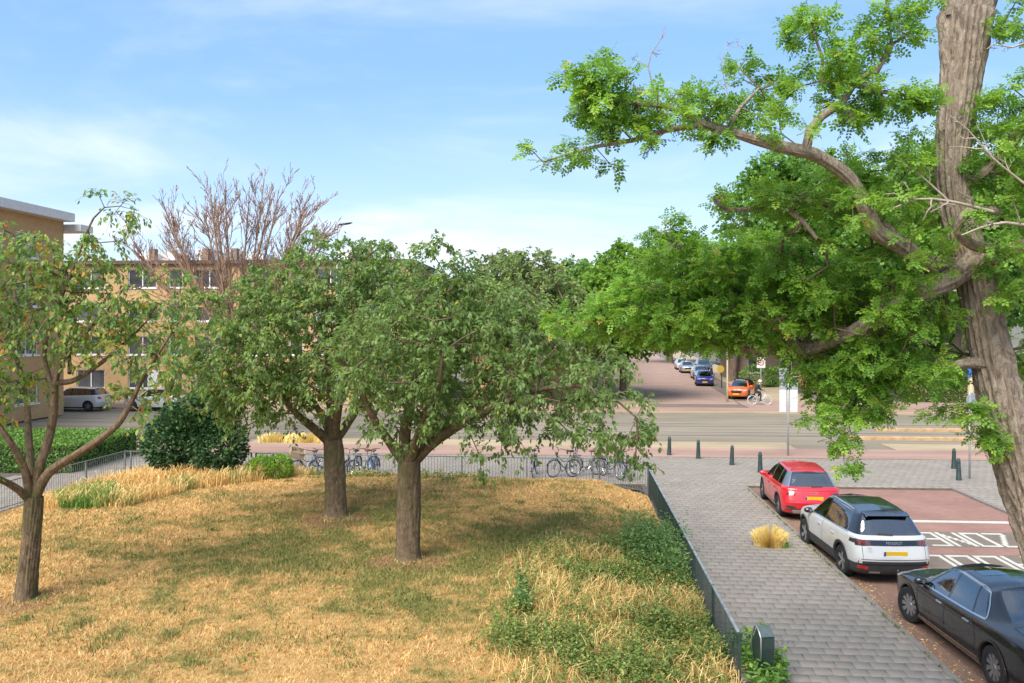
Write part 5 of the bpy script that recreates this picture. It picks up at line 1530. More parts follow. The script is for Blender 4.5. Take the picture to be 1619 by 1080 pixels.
for a in ((-.27, .27, -.2, -.18, 0, .3), (-.27, .27, .18, .2, 0, .3), (-.27, -.25, -.178, .178, 0, .3), (.25, .27, -.178, .178, 0, .3), (-.248, .248, -.178, .178, 0, .02)):
    MB().box(*a).build('panel', MATS['crate_beige'], cr)

# ------------------------------------------------------------------ buildings
def m_wall(name, c1, c2, mortar):
    t = NT(name); p = t.pos('obj')
    s = t.n.new('ShaderNodeSeparateXYZ'); t.l.new(p, s.inputs[0])
    cb = t.n.new('ShaderNodeCombineXYZ')
    t.l.new(t.math('ADD', s.outputs[0], s.outputs[1]), cb.inputs[0]); t.l.new(s.outputs[2], cb.inputs[1])
    b = t.n.new('ShaderNodeTexBrick'); t.l.new(cb.outputs[0], b.inputs['Vector'])
    b.inputs['Scale'].default_value = 1; b.inputs['Brick Width'].default_value = .22; b.inputs['Row Height'].default_value = .065
    b.inputs['Mortar Size'].default_value = .008
    for i, c in (('Color1', c1), ('Color2', c2), ('Mortar', mortar)): b.inputs[i].default_value = (*c, 1)
    big = t.noise(p, .35, 5, .6)
    t.set(t.mix(.6, b.outputs['Color'], t.ramp(big, [(.3, .78), (.7, 1.18)]), 'MULTIPLY'), .88, 0, .25)
    t.bump(t.math('MULTIPLY', b.outputs['Fac'], -1.0), .4, .01)
m_wall('yellow_brick', (0.543, 0.340, 0.150), (0.475, 0.278, 0.114), (0.388, 0.299, 0.204))
m_wall('brown_brick', (.27, .18, .125), (.21, .135, .095), (.24, .20, .165))
simple('white_frame', (.74, .73, .70), .45, var=.05)
simple('roof_trim', (.62, .60, .56), .6, var=.1)
simple('dark_trim', (.10, .06, .045), .7, var=.2)
simple('bitumen', (.07, .07, .07), .9, var=.25)
def m_glass(name, col=(.03, .035, .04), ior=1.9, rough=.04):
    t = NT(name); n = t.noise(t.pos('obj'), .7, 2)
    t.set(t.ramp(n, [(.3, tuple(c * .6 for c in col)), (.7, tuple(c * 1.5 for c in col))]), rough, 0, .5); t.b.inputs['IOR'].default_value = ior
m_glass('window_glass', (.06, .065, .07), 1.7)
simple('curtain', (.55, .53, .49), .9, var=.15)
def facade(root, ax, L, H, wins, mat, depth=.16, M=None, frame='white_frame'):
    """one wall in the plane y=0 (outside towards -y), x 0..L, z 0..H, with real openings. wins: (x0,x1,z0,z1)"""
    xs = sorted({0, L, *[w[0] for w in wins], *[w[1] for w in wins]}); zs = sorted({0, H, *[w[2] for w in wins], *[w[3] for w in wins]})
    m = MB()
    def inside(x, z): return any(w[0] < x < w[1] and w[2] < z < w[3] for w in wins)
    for a, b in zip(xs[:-1], xs[1:]):
        for c, d in zip(zs[:-1], zs[1:]):
            if not inside((a + b) / 2, (c + d) / 2): m.add([(a, 0, c), (b, 0, c), (b, 0, d), (a, 0, d)], [(0, 1, 2, 3)])
    for (a, b, c, d) in wins:
        m.add([(a, 0, c), (b, 0, c), (b, depth, c), (a, depth, c)], [(0, 1, 2, 3)]); m.add([(a, 0, d), (b, 0, d), (b, depth, d), (a, depth, d)], [(3, 2, 1, 0)])
        m.add([(a, 0, c), (a, depth, c), (a, depth, d), (a, 0, d)], [(0, 1, 2, 3)]); m.add([(b, 0, c), (b, depth, c), (b, depth, d), (b, 0, d)], [(3, 2, 1, 0)])
    m.v = [tuple(M @ Vector(v)) for v in m.v]
    m.build('wall', MATS[mat], root)
    for (a, b, c, d) in wins:
        w = MB(); t = .07; y0, y1 = depth - .07, depth + .02
        w.box(a, a + t, y0, y1, c, d, M); w.box(b - t, b, y0, y1, c, d, M); w.box(a + t, b - t, y0, y1, c, c + t, M); w.box(a + t, b - t, y0, y1, d - t, d, M)
        nm = max(1, round((b - a) / 1.0))
        for i in range(1, nm): xm = a + (b - a) * i / nm; w.box(xm - .035, xm + .035, y0, y1, c + t, d - t, M)
        wo = w.build('window', MATS[frame], root)
        for i in range(nm):
            xa, xb = a + (b - a) * i / nm + .036, a + (b - a) * (i + 1) / nm - .036
            MB().box(xa, xb, depth - .01, depth + .01, c + t, d - t, M).build('pane', MATS['window_glass'], wo)
        MB().box(a - .06, b + .06, -.06, depth - .075, c - .09, c - .002, M).build('sill', MATS['white_frame'], wo)
        if (a * 7.3 + c * 3.1) % 1.0 < .6:
            MB().box(a + .1, a + (b - a) * (.25 + .5 * ((a * 3.7 + c) % 1)), depth + .08, depth + .1, c + .05, d - .05, M).build('curtain', MATS['curtain'], wo)
# long flats across the road
fb = empty('apartment_block', (-40, 62.6, 0)); tag(fb, 'long yellow brick apartment block with a flat roof across the main road', 'building')
L = 27.5; H = 10.6
wins = []
for st in range(4):
    z = .9 + st * 2.62
    x = 1.2; k = 0
    while x < L - 2.5:
        w = 2.3 if k % 3 != 2 else 1.1
        wins.append((round(x, 3), round(x + w, 3), round(z, 3), round(z + 1.45, 3))); x += w + (1.0 if k % 3 else 1.9); k += 1
facade(fb, 0, L, H, wins, 'yellow_brick', M=Matrix.Identity(4))
MB().box(0.0, L, .25, 11, 0, H - .05).build('inner_block', MATS['dark_trim'], fb)
MB().box(L - .02, L + .26, .001, 11.2, 0, H).build('end_wall', MATS['yellow_brick'], fb)
rf = MB().box(-.3, L + .5, -.35, 11.5, H, H + .28).build('roof', MATS['dark_trim'], fb)
for (x, w, h) in ((4.2, 3.0, 1.0), (9.0, 1.2, 1.3), (11.5, 3.2, .9), (21, 1.4, 1.2)):
    MB().box(x, x + w, 4, 6.5, H + .28, H + .28 + h).build('roof_cabin', MATS['white_frame'], rf)
for x in (5.5, 10.0, 12.4, 23.5): MB().box(x, x + .5, 3, 3.6, H + .28, H + 1.5).build('chimney', MATS['brown_brick'], rf)
for x in (7.0, 23.4): MB().box(x, x + 1.15, -.02, .05, .02, 2.35).build('door', MATS['white_frame'], fb)
# wing at the left edge
wb = empty('corner_flats', (-33.2, 52.0, 0)); tag(wb, 'yellow brick flats with a pale roof overhang at the left edge', 'building')
Mw = Matrix.Rotation(R(-90), 4, 'Z') @ Matrix.Scale(-1, 4, (1, 0, 0))
Mw = Matrix(((0, -1, 0, 0), (-1, 0, 0, 0), (0, 0, 1, 0), (0, 0, 0, 1)))   # wall x -> -Y, outside (-y) -> +X
wins = []
for st in range(4):
    z = 1.0 + st * 3.0; x = 2.4; k = 0
    while x < 24: wins.append((round(x, 3), round(x + 2.2, 3), round(z, 3), round(z + 1.5, 3))); x += 3.9
facade(wb, 0, 26, 12.6, wins, 'yellow_brick', M=Mw)
MB().box(-9, -.25, -25.8, -.1, 0, 12.5).build('inner_block', MATS['dark_trim'], wb)
MB().box(-10, .002, -.09, .15, 0, 12.6).build('end_wall', MATS['yellow_brick'], wb)
MB().box(-10.4, .75, -26.5, .2, 12.6, 13.15).build('roof', MATS['roof_trim'], wb)
MB().box(-9.8, 1.15, .202, 1.6, 12.0, 12.45).build('balcony_roof', MATS['roof_trim'], wb)
# brown house behind the trees at the right of the far street
hb = empty('brick_house', (17.2, 88, 0), R(-2)); tag(hb, 'brown brick house with white windows behind the trees of the far street', 'house')
wins = [(x, x + 1.3, z, z + 1.7) for x in (1.2, 4.4, 7.6, 10.8, 14, 17.2, 20.4, 23.6) for z in (.9, 4.0)]
wins = [tuple(round(v, 3) for v in w) for w in wins]
facade(hb, 0, 27, 6.8, wins, 'brown_brick', M=Matrix.Identity(4))
MB().box(0, 27, .25, 10, 0, 6.75).build('inner_block', MATS['dark_trim'], hb)
MB().box(-.24, -.002, .0, 10, 0, 6.8).build('side_wall', MATS['brown_brick'], hb)
MB().prism([(-.5, 6.8), (10.5, 6.8), (5, 10.4)], -.4, 27.4, Matrix(((0, 0, 1, 0), (1, 0, 0, 0), (0, 1, 0, 0), (0, 0, 0, 1)))).build('roof', MATS['dark_trim'], hb)
cp = MB().box(6.0, 11.5, -3.4, -.05, 2.6, 2.9).build('porch_roof', MATS['dark_trim'], hb)
# further flats closing the far street, behind the trees
h2 = empty('street_houses', (-3.2, 66.5, 0), R(-2.6)); tag(h2, 'row of brick houses along the left side of the far street', 'building')
Mz = Matrix(((0, 1, 0, 0), (1, 0, 0, 0), (0, 0, 1, 0), (0, 0, 0, 1)))
M2 = Matrix(((0, -1, 0, 5), (1, 0, 0, 0), (0, 0, 1, 0), (0, 0, 0, 1)))   # wall x -> +Y, outside -> +X
wins = [(round(x, 3), round(x + 1.4, 3), z, z + 1.6) for x in np.arange(1.5, 68, 3.2) for z in (.9, 3.9)]
facade(h2, 0, 70, 6.9, wins, 'brown_brick', M=M2)
MB().box(-5, 4.75, .1, 70, 0, 6.85).build('inner_block', MATS['yellow_brick'], h2)
MB().box(-5.4, 5.5, -.3, 70.5, 6.9, 7.3).build('roof', MATS['dark_trim'], h2)
# ------------------------------------------------------------------ cars
def m_paint(name, col, metal=0.0, rough=.28, coat=1.0, fleck=0.06):
    t = NT(name); p = t.pos('obj'); n = t.noise(p, 2.5, 4)
    dust = t.noise(p, 9, 5, .65)
    lo = tuple(c * (1 - fleck) for c in col); hi = tuple(min(1, c * (1 + fleck)) for c in col)
    t.set(t.ramp(n, [(.3, lo), (.7, hi)]), t.mrange(dust, .3, .8, rough, rough + .14), metal, .5, Coat_Weight=coat, Coat_Roughness=t.mrange(dust, .35, .8, .03, .14))
    return t.m
m_paint('paint_white', (.50, .495, .47)); m_paint('paint_red', (.60, .012, .022), 0.1); m_paint('paint_black', (.010, .010, .012), .2, .25)
m_paint('paint_orange', (.70, .125, .025)); m_paint('paint_blue', (.035, .032, .22), .2); m_paint('paint_silver', (.42, .43, .44), .6); m_paint('paint_grey', (.10, .105, .11), .5)
m_paint('gloss_black', (.008, .008, .009), 0, .12)
def m_car_glass():
    """tinted pane: mirrors the sky at a slant, lets the cabin show otherwise"""
    t = NT('car_glass'); t.n.remove(t.b)
    tr = t.n.new('ShaderNodeBsdfTransparent'); tr.inputs[0].default_value = (.34, .38, .36, 1)
    gl = t.n.new('ShaderNodeBsdfGlossy'); gl.inputs['Color'].default_value = (.95, .97, 1, 1)
    dust = t.noise(t.pos('obj'), 8, 4); t.l.new(t.mrange(dust, .3, .8, .02, .10), gl.inputs['Roughness'])
    fr = t.n.new('ShaderNodeFresnel'); fr.inputs[0].default_value = 1.9
    mx = t.n.new('ShaderNodeMixShader')
    t.l.new(t.math('ADD', fr.outputs[0], .12, True), mx.inputs[0]); t.l.new(tr.outputs[0], mx.inputs[1]); t.l.new(gl.outputs[0], mx.inputs[2])
    t.l.new(mx.outputs[0], t.out.inputs[0])
m_car_glass()
simple('cabin_dark', (.03, .03, .032), .8, var=.3)
simple('seat_cloth', (.06, .058, .055), .85, var=.25)
simple('cladding', (.035, .036, .037), .62, var=.2)
simple('arch_dark', (.008, .008, .008), .9, var=.2)
simple('seam_and_shade_dark', (.012, .012, .012), .7, var=.1)
simple('lamp_red', (.36, .012, .012), .15, var=.15, Coat_Weight=1.0)
simple('lamp_dark', (.05, .035, .037), .12, var=.3, Coat_Weight=1.0)
simple('lamp_clear', (.55, .56, .57), .12, .3, var=.1)
simple('plate_yellow', (.78, .47, .02), .4, var=.05)
simple('plate_blue', (.02, .06, .35), .4, var=.05)
simple('alloy', (.40, .40, .41), .32, .85, var=.1)
simple('alloy_dark', (.09, .09, .095), .35, .7, var=.15)
simple('trim_silver', (.50, .50, .50), .35, .8, var=.1)

def pchip(A, axis, n, mirror=False):
    """monotone cubic resampling of a grid along an axis, n steps per cell"""
    A = np.moveaxis(np.asarray(A, float), axis, 0)
    d = np.diff(A, axis=0)
    m = np.zeros_like(A)
    s = d[:-1] * d[1:]
    with np.errstate(divide='ignore', invalid='ignore'):
        h = np.where(s > 0, 2 * s / (d[:-1] + d[1:]), 0)
    m[1:-1] = np.nan_to_num(h)
    m[0], m[-1] = d[0], d[-1]
    if mirror:                       # at the centre plane only x keeps its slope
        m[0, ..., 1:] = 0; m[-1, ..., 1:] = 0
    u = np.arange(n) / n
    out = []
    for i in range(len(A) - 1):
        for t in u:
            out.append((2 * t ** 3 - 3 * t ** 2 + 1) * A[i] + (t ** 3 - 2 * t ** 2 + t) * m[i] + (-2 * t ** 3 + 3 * t ** 2) * A[i + 1] + (t ** 3 - t ** 2) * m[i + 1])
    out.append(A[-1])
    return np.moveaxis(np.array(out), 0, axis)

def low_ring(w, yr, yf, z, S, zr=None, zf=None):
    zr = z if zr is None else zr; zf = z if zf is None else zf
    xs = [0, .48, .80, .945, .99, 1, 1, 1, 1, .998, .985, .925, .76, .42, 0]
    ys = [yr, yr + .02, yr + .085, yr + .27, *S, yf - .42, yf - .16, yf - .035, yf]
    zs = [zr, zr, zr, zr * .6 + z * .4] + [z] * 6 + [z * .8 + zf * .2, z * .4 + zf * .6, zf, zf, zf]
    return [(x * w, y, zz) for x, y, zz in zip(xs, ys, zs)]

def suv_rings():
    S = [-1.62, -1.05, -.75, -.1, -.03, .75, 1.15]
    r = [low_ring(.80, -2.02, 2.05, .22, S), low_ring(.885, -2.13, 2.14, .29, S), low_ring(.912, -2.20, 2.21, .50, S), low_ring(.918, -2.215, 2.22, .60, S),
         low_ring(.918, -2.16, 2.20, .80, S), low_ring(.893, -2.10, 2.12, .96, S, .97, .89)]
    ys = [-1.60, -1.03, -.85, -.11, -.04, .80, 1.10]
    deck = [(0, -2.06, 1.045), (.44, -2.05, 1.045), (.74, -1.97, 1.045), (.84, -1.80, 1.04)] + [(.865, y, z) for y, z in zip(ys, (1.035, 1.03, 1.025, 1.02, 1.015, .99))][:6] + [(.865, 1.25, .975), (.76, 1.62, .985), (.56, 1.72, 1.0), (.29, 1.76, 1.01), (0, 1.77, 1.012)]
    belt = [(0, -1.99, 1.10), (.41, -1.98, 1.10), (.68, -1.915, 1.10), (.775, -1.76, 1.10), (.815, -1.50, 1.10), (.825, -1.02, 1.085), (.826, -.96, 1.083), (.83, -.12, 1.06), (.83, -.05, 1.058), (.815, .86, 1.02), (.78, 1.03, 1.01), (.69, 1.14, 1.025), (.52, 1.22, 1.04), (.28, 1.26, 1.045), (0, 1.27, 1.05)]
    roof = [(0, -1.63, 1.545), (.34, -1.62, 1.54), (.51, -1.585, 1.522), (.565, -1.50, 1.495), (.582, -1.30, 1.503), (.59, -.98, 1.53), (.592, -.92, 1.533), (.598, -.12, 1.555), (.598, -.05, 1.555), (.575, .36, 1.50), (.555, .45, 1.482), (.51, .48, 1.487), (.39, .48, 1.503), (.2, .48, 1.513), (0, .48, 1.518)]
    return r, deck, belt, roof, 1.62
def sedan_rings():
    S = [-1.75, -1.15, -.85, .02, .09, .95, 1.4]
    r = [low_ring(.80, -2.40, 2.40, .18, S), low_ring(.90, -2.50, 2.48, .25, S), low_ring(.925, -2.56, 2.53, .44, S), low_ring(.935, -2.58, 2.54, .57, S),
         low_ring(.93, -2.56, 2.52, .73, S), low_ring(.905, -2.49, 2.44, .88, S, .93, .76)]
    ys = [-1.55, -1.0, -.8, .02, .09, .95]
    deck = [(0, -2.10, 1.04), (.44, -2.09, 1.04), (.70, -2.04, 1.02), (.83, -1.92, .98)] + [(.878, y, z) for y, z in zip(ys, (.955, .945, .94, .93, .925, .90))] + [(.865, 1.45, .87), (.74, 1.80, .885), (.55, 1.92, .915), (.28, 1.97, .93), (0, 1.98, .935)]
    belt = [(0, -1.62, 1.09), (.38, -1.61, 1.09), (.60, -1.55, 1.07), (.72, -1.40, 1.03), (.805, -1.14, 1.0), (.835, -.80, .985), (.837, -.74, .983), (.84, .02, .965), (.84, .09, .963), (.825, .98, .935), (.79, 1.14, .93), (.70, 1.26, .945), (.5, 1.37, .965), (.26, 1.42, .975), (0, 1.44, .98)]
    roof = [(0, -.98, 1.43), (.3, -.98, 1.425), (.46, -.95, 1.405), (.53, -.90, 1.38), (.56, -.80, 1.362), (.575, -.62, 1.392), (.577, -.56, 1.398), (.58, .02, 1.42), (.58, .09, 1.42), (.565, .42, 1.375), (.545, .52, 1.358), (.50, .56, 1.37), (.38, .56, 1.39), (.2, .56, 1.40), (0, .56, 1.405)]
    return r, deck, belt, roof, 1.47

def car(name, label, loc, rz, kind='suv', paint='paint_white', sx=1, sy=1, sz=1, roof_mat=None, clad=3, res=5, wheel_r=.345, axles=(-1.30, 1.375), steer=0.0, alloy='alloy', spokes=5, group=None, pillar='gloss_black', rear=None, detail=True, clad_mat='cladding', dbl=True, w_half=None):
    rr, deck, belt, roof, zt = suv_rings() if kind == 'suv' else sedan_rings()
    ri = [(x * .86, y * (.97 if i < 5 else .97) + (.03 if i < 4 else 0), z + .028) for i, (x, y, z) in enumerate(roof)]
    ce = [(0, y, z + .022 + .012 * min(1, 4 * (i / 14) * (1 - i / 14))) for i, (x, y, z) in enumerate(ri)]
    bot = [(0, y, z) for x, y, z in rr[0]]
    G = np.array([bot] + rr + [deck, belt, roof, ri, ce], float) * np.array([sx, sy, sz])
    axles = tuple(a * sy for a in axles)
    nR = len(G)              # 0 bottom centre,1..6 low,7 deck,8 belt,9 roof,10 inner,11 centre
    types = ['body', 'glass', 'pillar', 'clad', 'roof', 'arch']
    T = np.zeros((nR - 1, 14), int)
    T[:clad, :] = 3
    T[8, :] = [1, 1, 2, 2, 1, 2, 1, 2, 1, 0, 0, 1, 1, 1]
    if kind == 'sedan': T[8, 2:4] = 0
    T[9:, :] = 4
    D = pchip(pchip(G, 1, res, True), 0, res)
    NRr, NC, _ = D.shape
    idx = np.arange(NRr * NC).reshape(NRr, NC)
    V = D.reshape(-1, 3)
    F = np.stack([idx[:-1, :-1], idx[:-1, 1:], idx[1:, 1:], idx[1:, :-1]], -1).reshape(-1, 4)
    MI = np.repeat(np.repeat(T, res, 0), res, 1).reshape(-1)
    V2 = np.concatenate([V, V * np.array([-1, 1, 1])]); F2 = np.concatenate([F, F[:, ::-1] + len(V)])
    me = np_mesh('body', V2, F2, smooth=True)
    for t in types: me.materials.append(MATS['arch_dark'])
    me.polygons.foreach_set('material_index', np.concatenate([MI, MI]).astype(np.int32))
    bm = bmesh.new(); bm.from_mesh(me)
    bmesh.ops.remove_doubles(bm, verts=bm.verts, dist=5e-4)
    bmesh.ops.dissolve_degenerate(bm, edges=bm.edges, dist=1e-5)
    bmesh.ops.recalc_face_normals(bm, faces=bm.faces)
    bm.to_mesh(me); bm.free()
    W = G[:, :, 0].max()
    bvh_mesh = me.copy()
    # wheel openings
    cut = MB()
    for ya in axles:
        for s in (-1, 1):
            c0, c1 = s * (W - .36), s * (W + .25)
            cut.lathe([(wheel_r + .045, min(c0, c1)), (wheel_r + .045, max(c0, c1))], 36, Matrix.Translation((0, ya, wheel_r + .01)) @ Matrix.Rotation(R(90), 4, 'Y'))
    cm = cut.mesh('cut')
    for t in types: cm.materials.append(MATS['arch_dark'])
    bmc = bmesh.new(); bmc.from_mesh(cm); bmesh.ops.recalc_face_normals(bmc, faces=bmc.faces)
    for f in bmc.faces: f.material_index = 5
    bmc.to_mesh(cm); bmc.free()
    ob, oc = bpy.data.objects.new('b', me), bpy.data.objects.new('c', cm)
    C.objects.link(ob); C.objects.link(oc)
    md = ob.modifiers.new('x', 'BOOLEAN'); md.operation = 'DIFFERENCE'; md.object = oc; md.solver = 'EXACT'
    dg = bpy.context.evaluated_depsgraph_get()
    res_me = bpy.data.meshes.new_from_object(ob.evaluated_get(dg))
    bpy.data.objects.remove(ob); bpy.data.objects.remove(oc)
    # split by kind; glass and pillars into separate panes
    root = empty(name, loc, rz); tag(root, label, 'car', group)
    mi = np.zeros(len(res_me.polygons), np.int32); res_me.polygons.foreach_get('material_index', mi)
    co = np.zeros(len(res_me.vertices) * 3, np.float32); res_me.vertices.foreach_get('co', co); co = co.reshape(-1, 3)
    polys = [tuple(p.vertices) for p in res_me.polygons]
    mats = {0: MATS[paint], 1: MATS['car_glass'], 2: MATS[pillar], 3: MATS[clad_mat], 4: MATS[roof_mat or paint], 5: MATS['arch_dark']}
    def emit(nm, fs, mat, ang=32):
        vi = sorted({i for f in fs for i in f}); mp = {v: k for k, v in enumerate(vi)}
        m_ = bpy.data.meshes.new(nm)
        m_.from_pydata([tuple(co[i]) for i in vi], [], [tuple(mp[i] for i in f) for f in fs]); m_.update(); m_.materials.append(mat)
        return link(nm, sharp(m_, ang), root)
    for k, nm in enumerate(('body', 'window', 'pillar', 'lower_trim', 'roof', 'wheel_arch')):
        fs = [p for p, m in zip(polys, mi) if m == k]
        if not fs: continue
        if k in (1, 2, 5):
            par = {}
            def find(a):
                while par.setdefault(a, a) != a: par[a] = par[par[a]]; a = par[a]
                return a
            for f in fs:
                for v in f[1:]: par[find(v)] = find(f[0])
            grp = {}
            for f in fs: grp.setdefault(find(f[0]), []).append(f)
            for g_ in grp.values():
                c_ = np.mean([co[v] for f in g_ for v in f], 0)
                n2 = nm
                if k == 1: n2 = 'windscreen' if c_[1] > .6 * sy and abs(c_[0]) < .1 else ('rear_window' if abs(c_[0]) < .1 else 'side_window')
                emit(n2, g_, mats[k])
        else: emit(nm, fs, mats[k])
    # wheels
    tw = .215
    tp = [(wheel_r * .70, -tw / 2), (wheel_r * .93, -tw / 2), (wheel_r * .985, -tw / 2 + .02), (wheel_r, -tw / 2 + .05), (wheel_r, tw / 2 - .05), (wheel_r * .985, tw / 2 - .02), (wheel_r * .93, tw / 2), (wheel_r * .70, tw / 2)]
    MY = Matrix.Rotation(R(90), 4, 'Y')
    nseg = 36 if detail else 16
    tyre = sharp(MB().lathe(tp, nseg, MY, closed=True).mesh('tyre', MATS['tyre_rubber']), 40)
    rimr = wheel_r * .715
    rim = MB().lathe([(rimr, -tw / 2 + .012), (rimr, tw / 2 - .03), (rimr - .02, tw / 2 - .03), (rimr - .035, 0), (rimr - .035, -tw / 2 + .012)], nseg, MY, closed=True)
    rim.lathe([(.0, .03), (rimr - .03, .03)], nseg, MY)
    rimm = sharp(rim.mesh('rim', MATS['alloy_dark']), 40)
    sp = MB()
    for i in range(spokes):
        a0 = 2 * math.pi * i / spokes
        offs = (-.12, .12) if dbl else (0,)
        for o_ in offs:
            a = a0 + o_ * 5 / spokes
            w1, w2 = .022, .026
            d0 = a0 + o_ * .8
            p = lambda r_, a_, w_, x_: (x_, r_ * math.cos(a_) - w_ * math.sin(a_), r_ * math.sin(a_) + w_ * math.cos(a_))
            vs = [p(.05, d0, -w1, -.075), p(.05, d0, w1, -.075), p(rimr - .01, a, w2, -.088), p(rimr - .01, a, -w2, -.088), p(.05, d0, -w1, -.03), p(.05, d0, w1, -.03), p(rimr - .01, a, w2, -.05), p(rimr - .01, a, -w2, -.05)]
            sp.add(vs, [(0, 1, 2, 3), (7, 6, 5, 4), (0, 4, 5, 1), (1, 5, 6, 2), (2, 6, 7, 3), (3, 7, 4, 0)])
    sp.lathe([(0, -.085), (.05, -.085), (.065, -.07), (.065, -.03)], 16, MY)
    spm = sp.mesh('spokes', MATS[alloy])
    for ya in axles:
        for s in (-1, 1):
            w_ = empty('wheel', (s * (W - .125), ya, wheel_r), 0, root)
            w_.rotation_euler = (random.uniform(0, 6), 0, 0) if s < 0 else (random.uniform(0, 6), 0, math.pi)
            if ya > 0 and steer: w_.rotation_euler = (0, 0, steer + (0 if s < 0 else math.pi))
            for nm, m_ in (('tyre', tyre), ('rim', rimm), ('spokes', spm)): link(nm, m_, w_)
    # cabin: tub and seats
    bz = G[8][7][2]; fl = .30
    MB().box(-.70 * sx, .70 * sx, -1.45 * sy, 1.05 * sy, fl, bz - .12).build('cabin_tub', MATS['cabin_dark'], root)
    MB().box(-.66 * sx, .66 * sx, .70 * sy, 1.08 * sy, bz - .119, bz - .01, bev=.03).build('dashboard', MATS['cabin_dark'], root)
    for x in (-.36, .36):
        for y in (-.05, -1.0):
            yy_ = y * sy
            MB().box((x - .24) * sx, (x + .24) * sx, yy_ - .16, yy_ - .02, bz - .118, bz + .20, bev=.05).box((x - .12) * sx, (x + .12) * sx, yy_ - .15, yy_ - .06, bz + .205, bz + .36, bev=.04).build('seat', MATS['seat_cloth'], root)
    bv = bmesh.new(); bv.from_mesh(bvh_mesh); bvh = BVHTree.FromBMesh(bv)
    return CarTools(root, bvh, bv, W, sx, sy, sz)

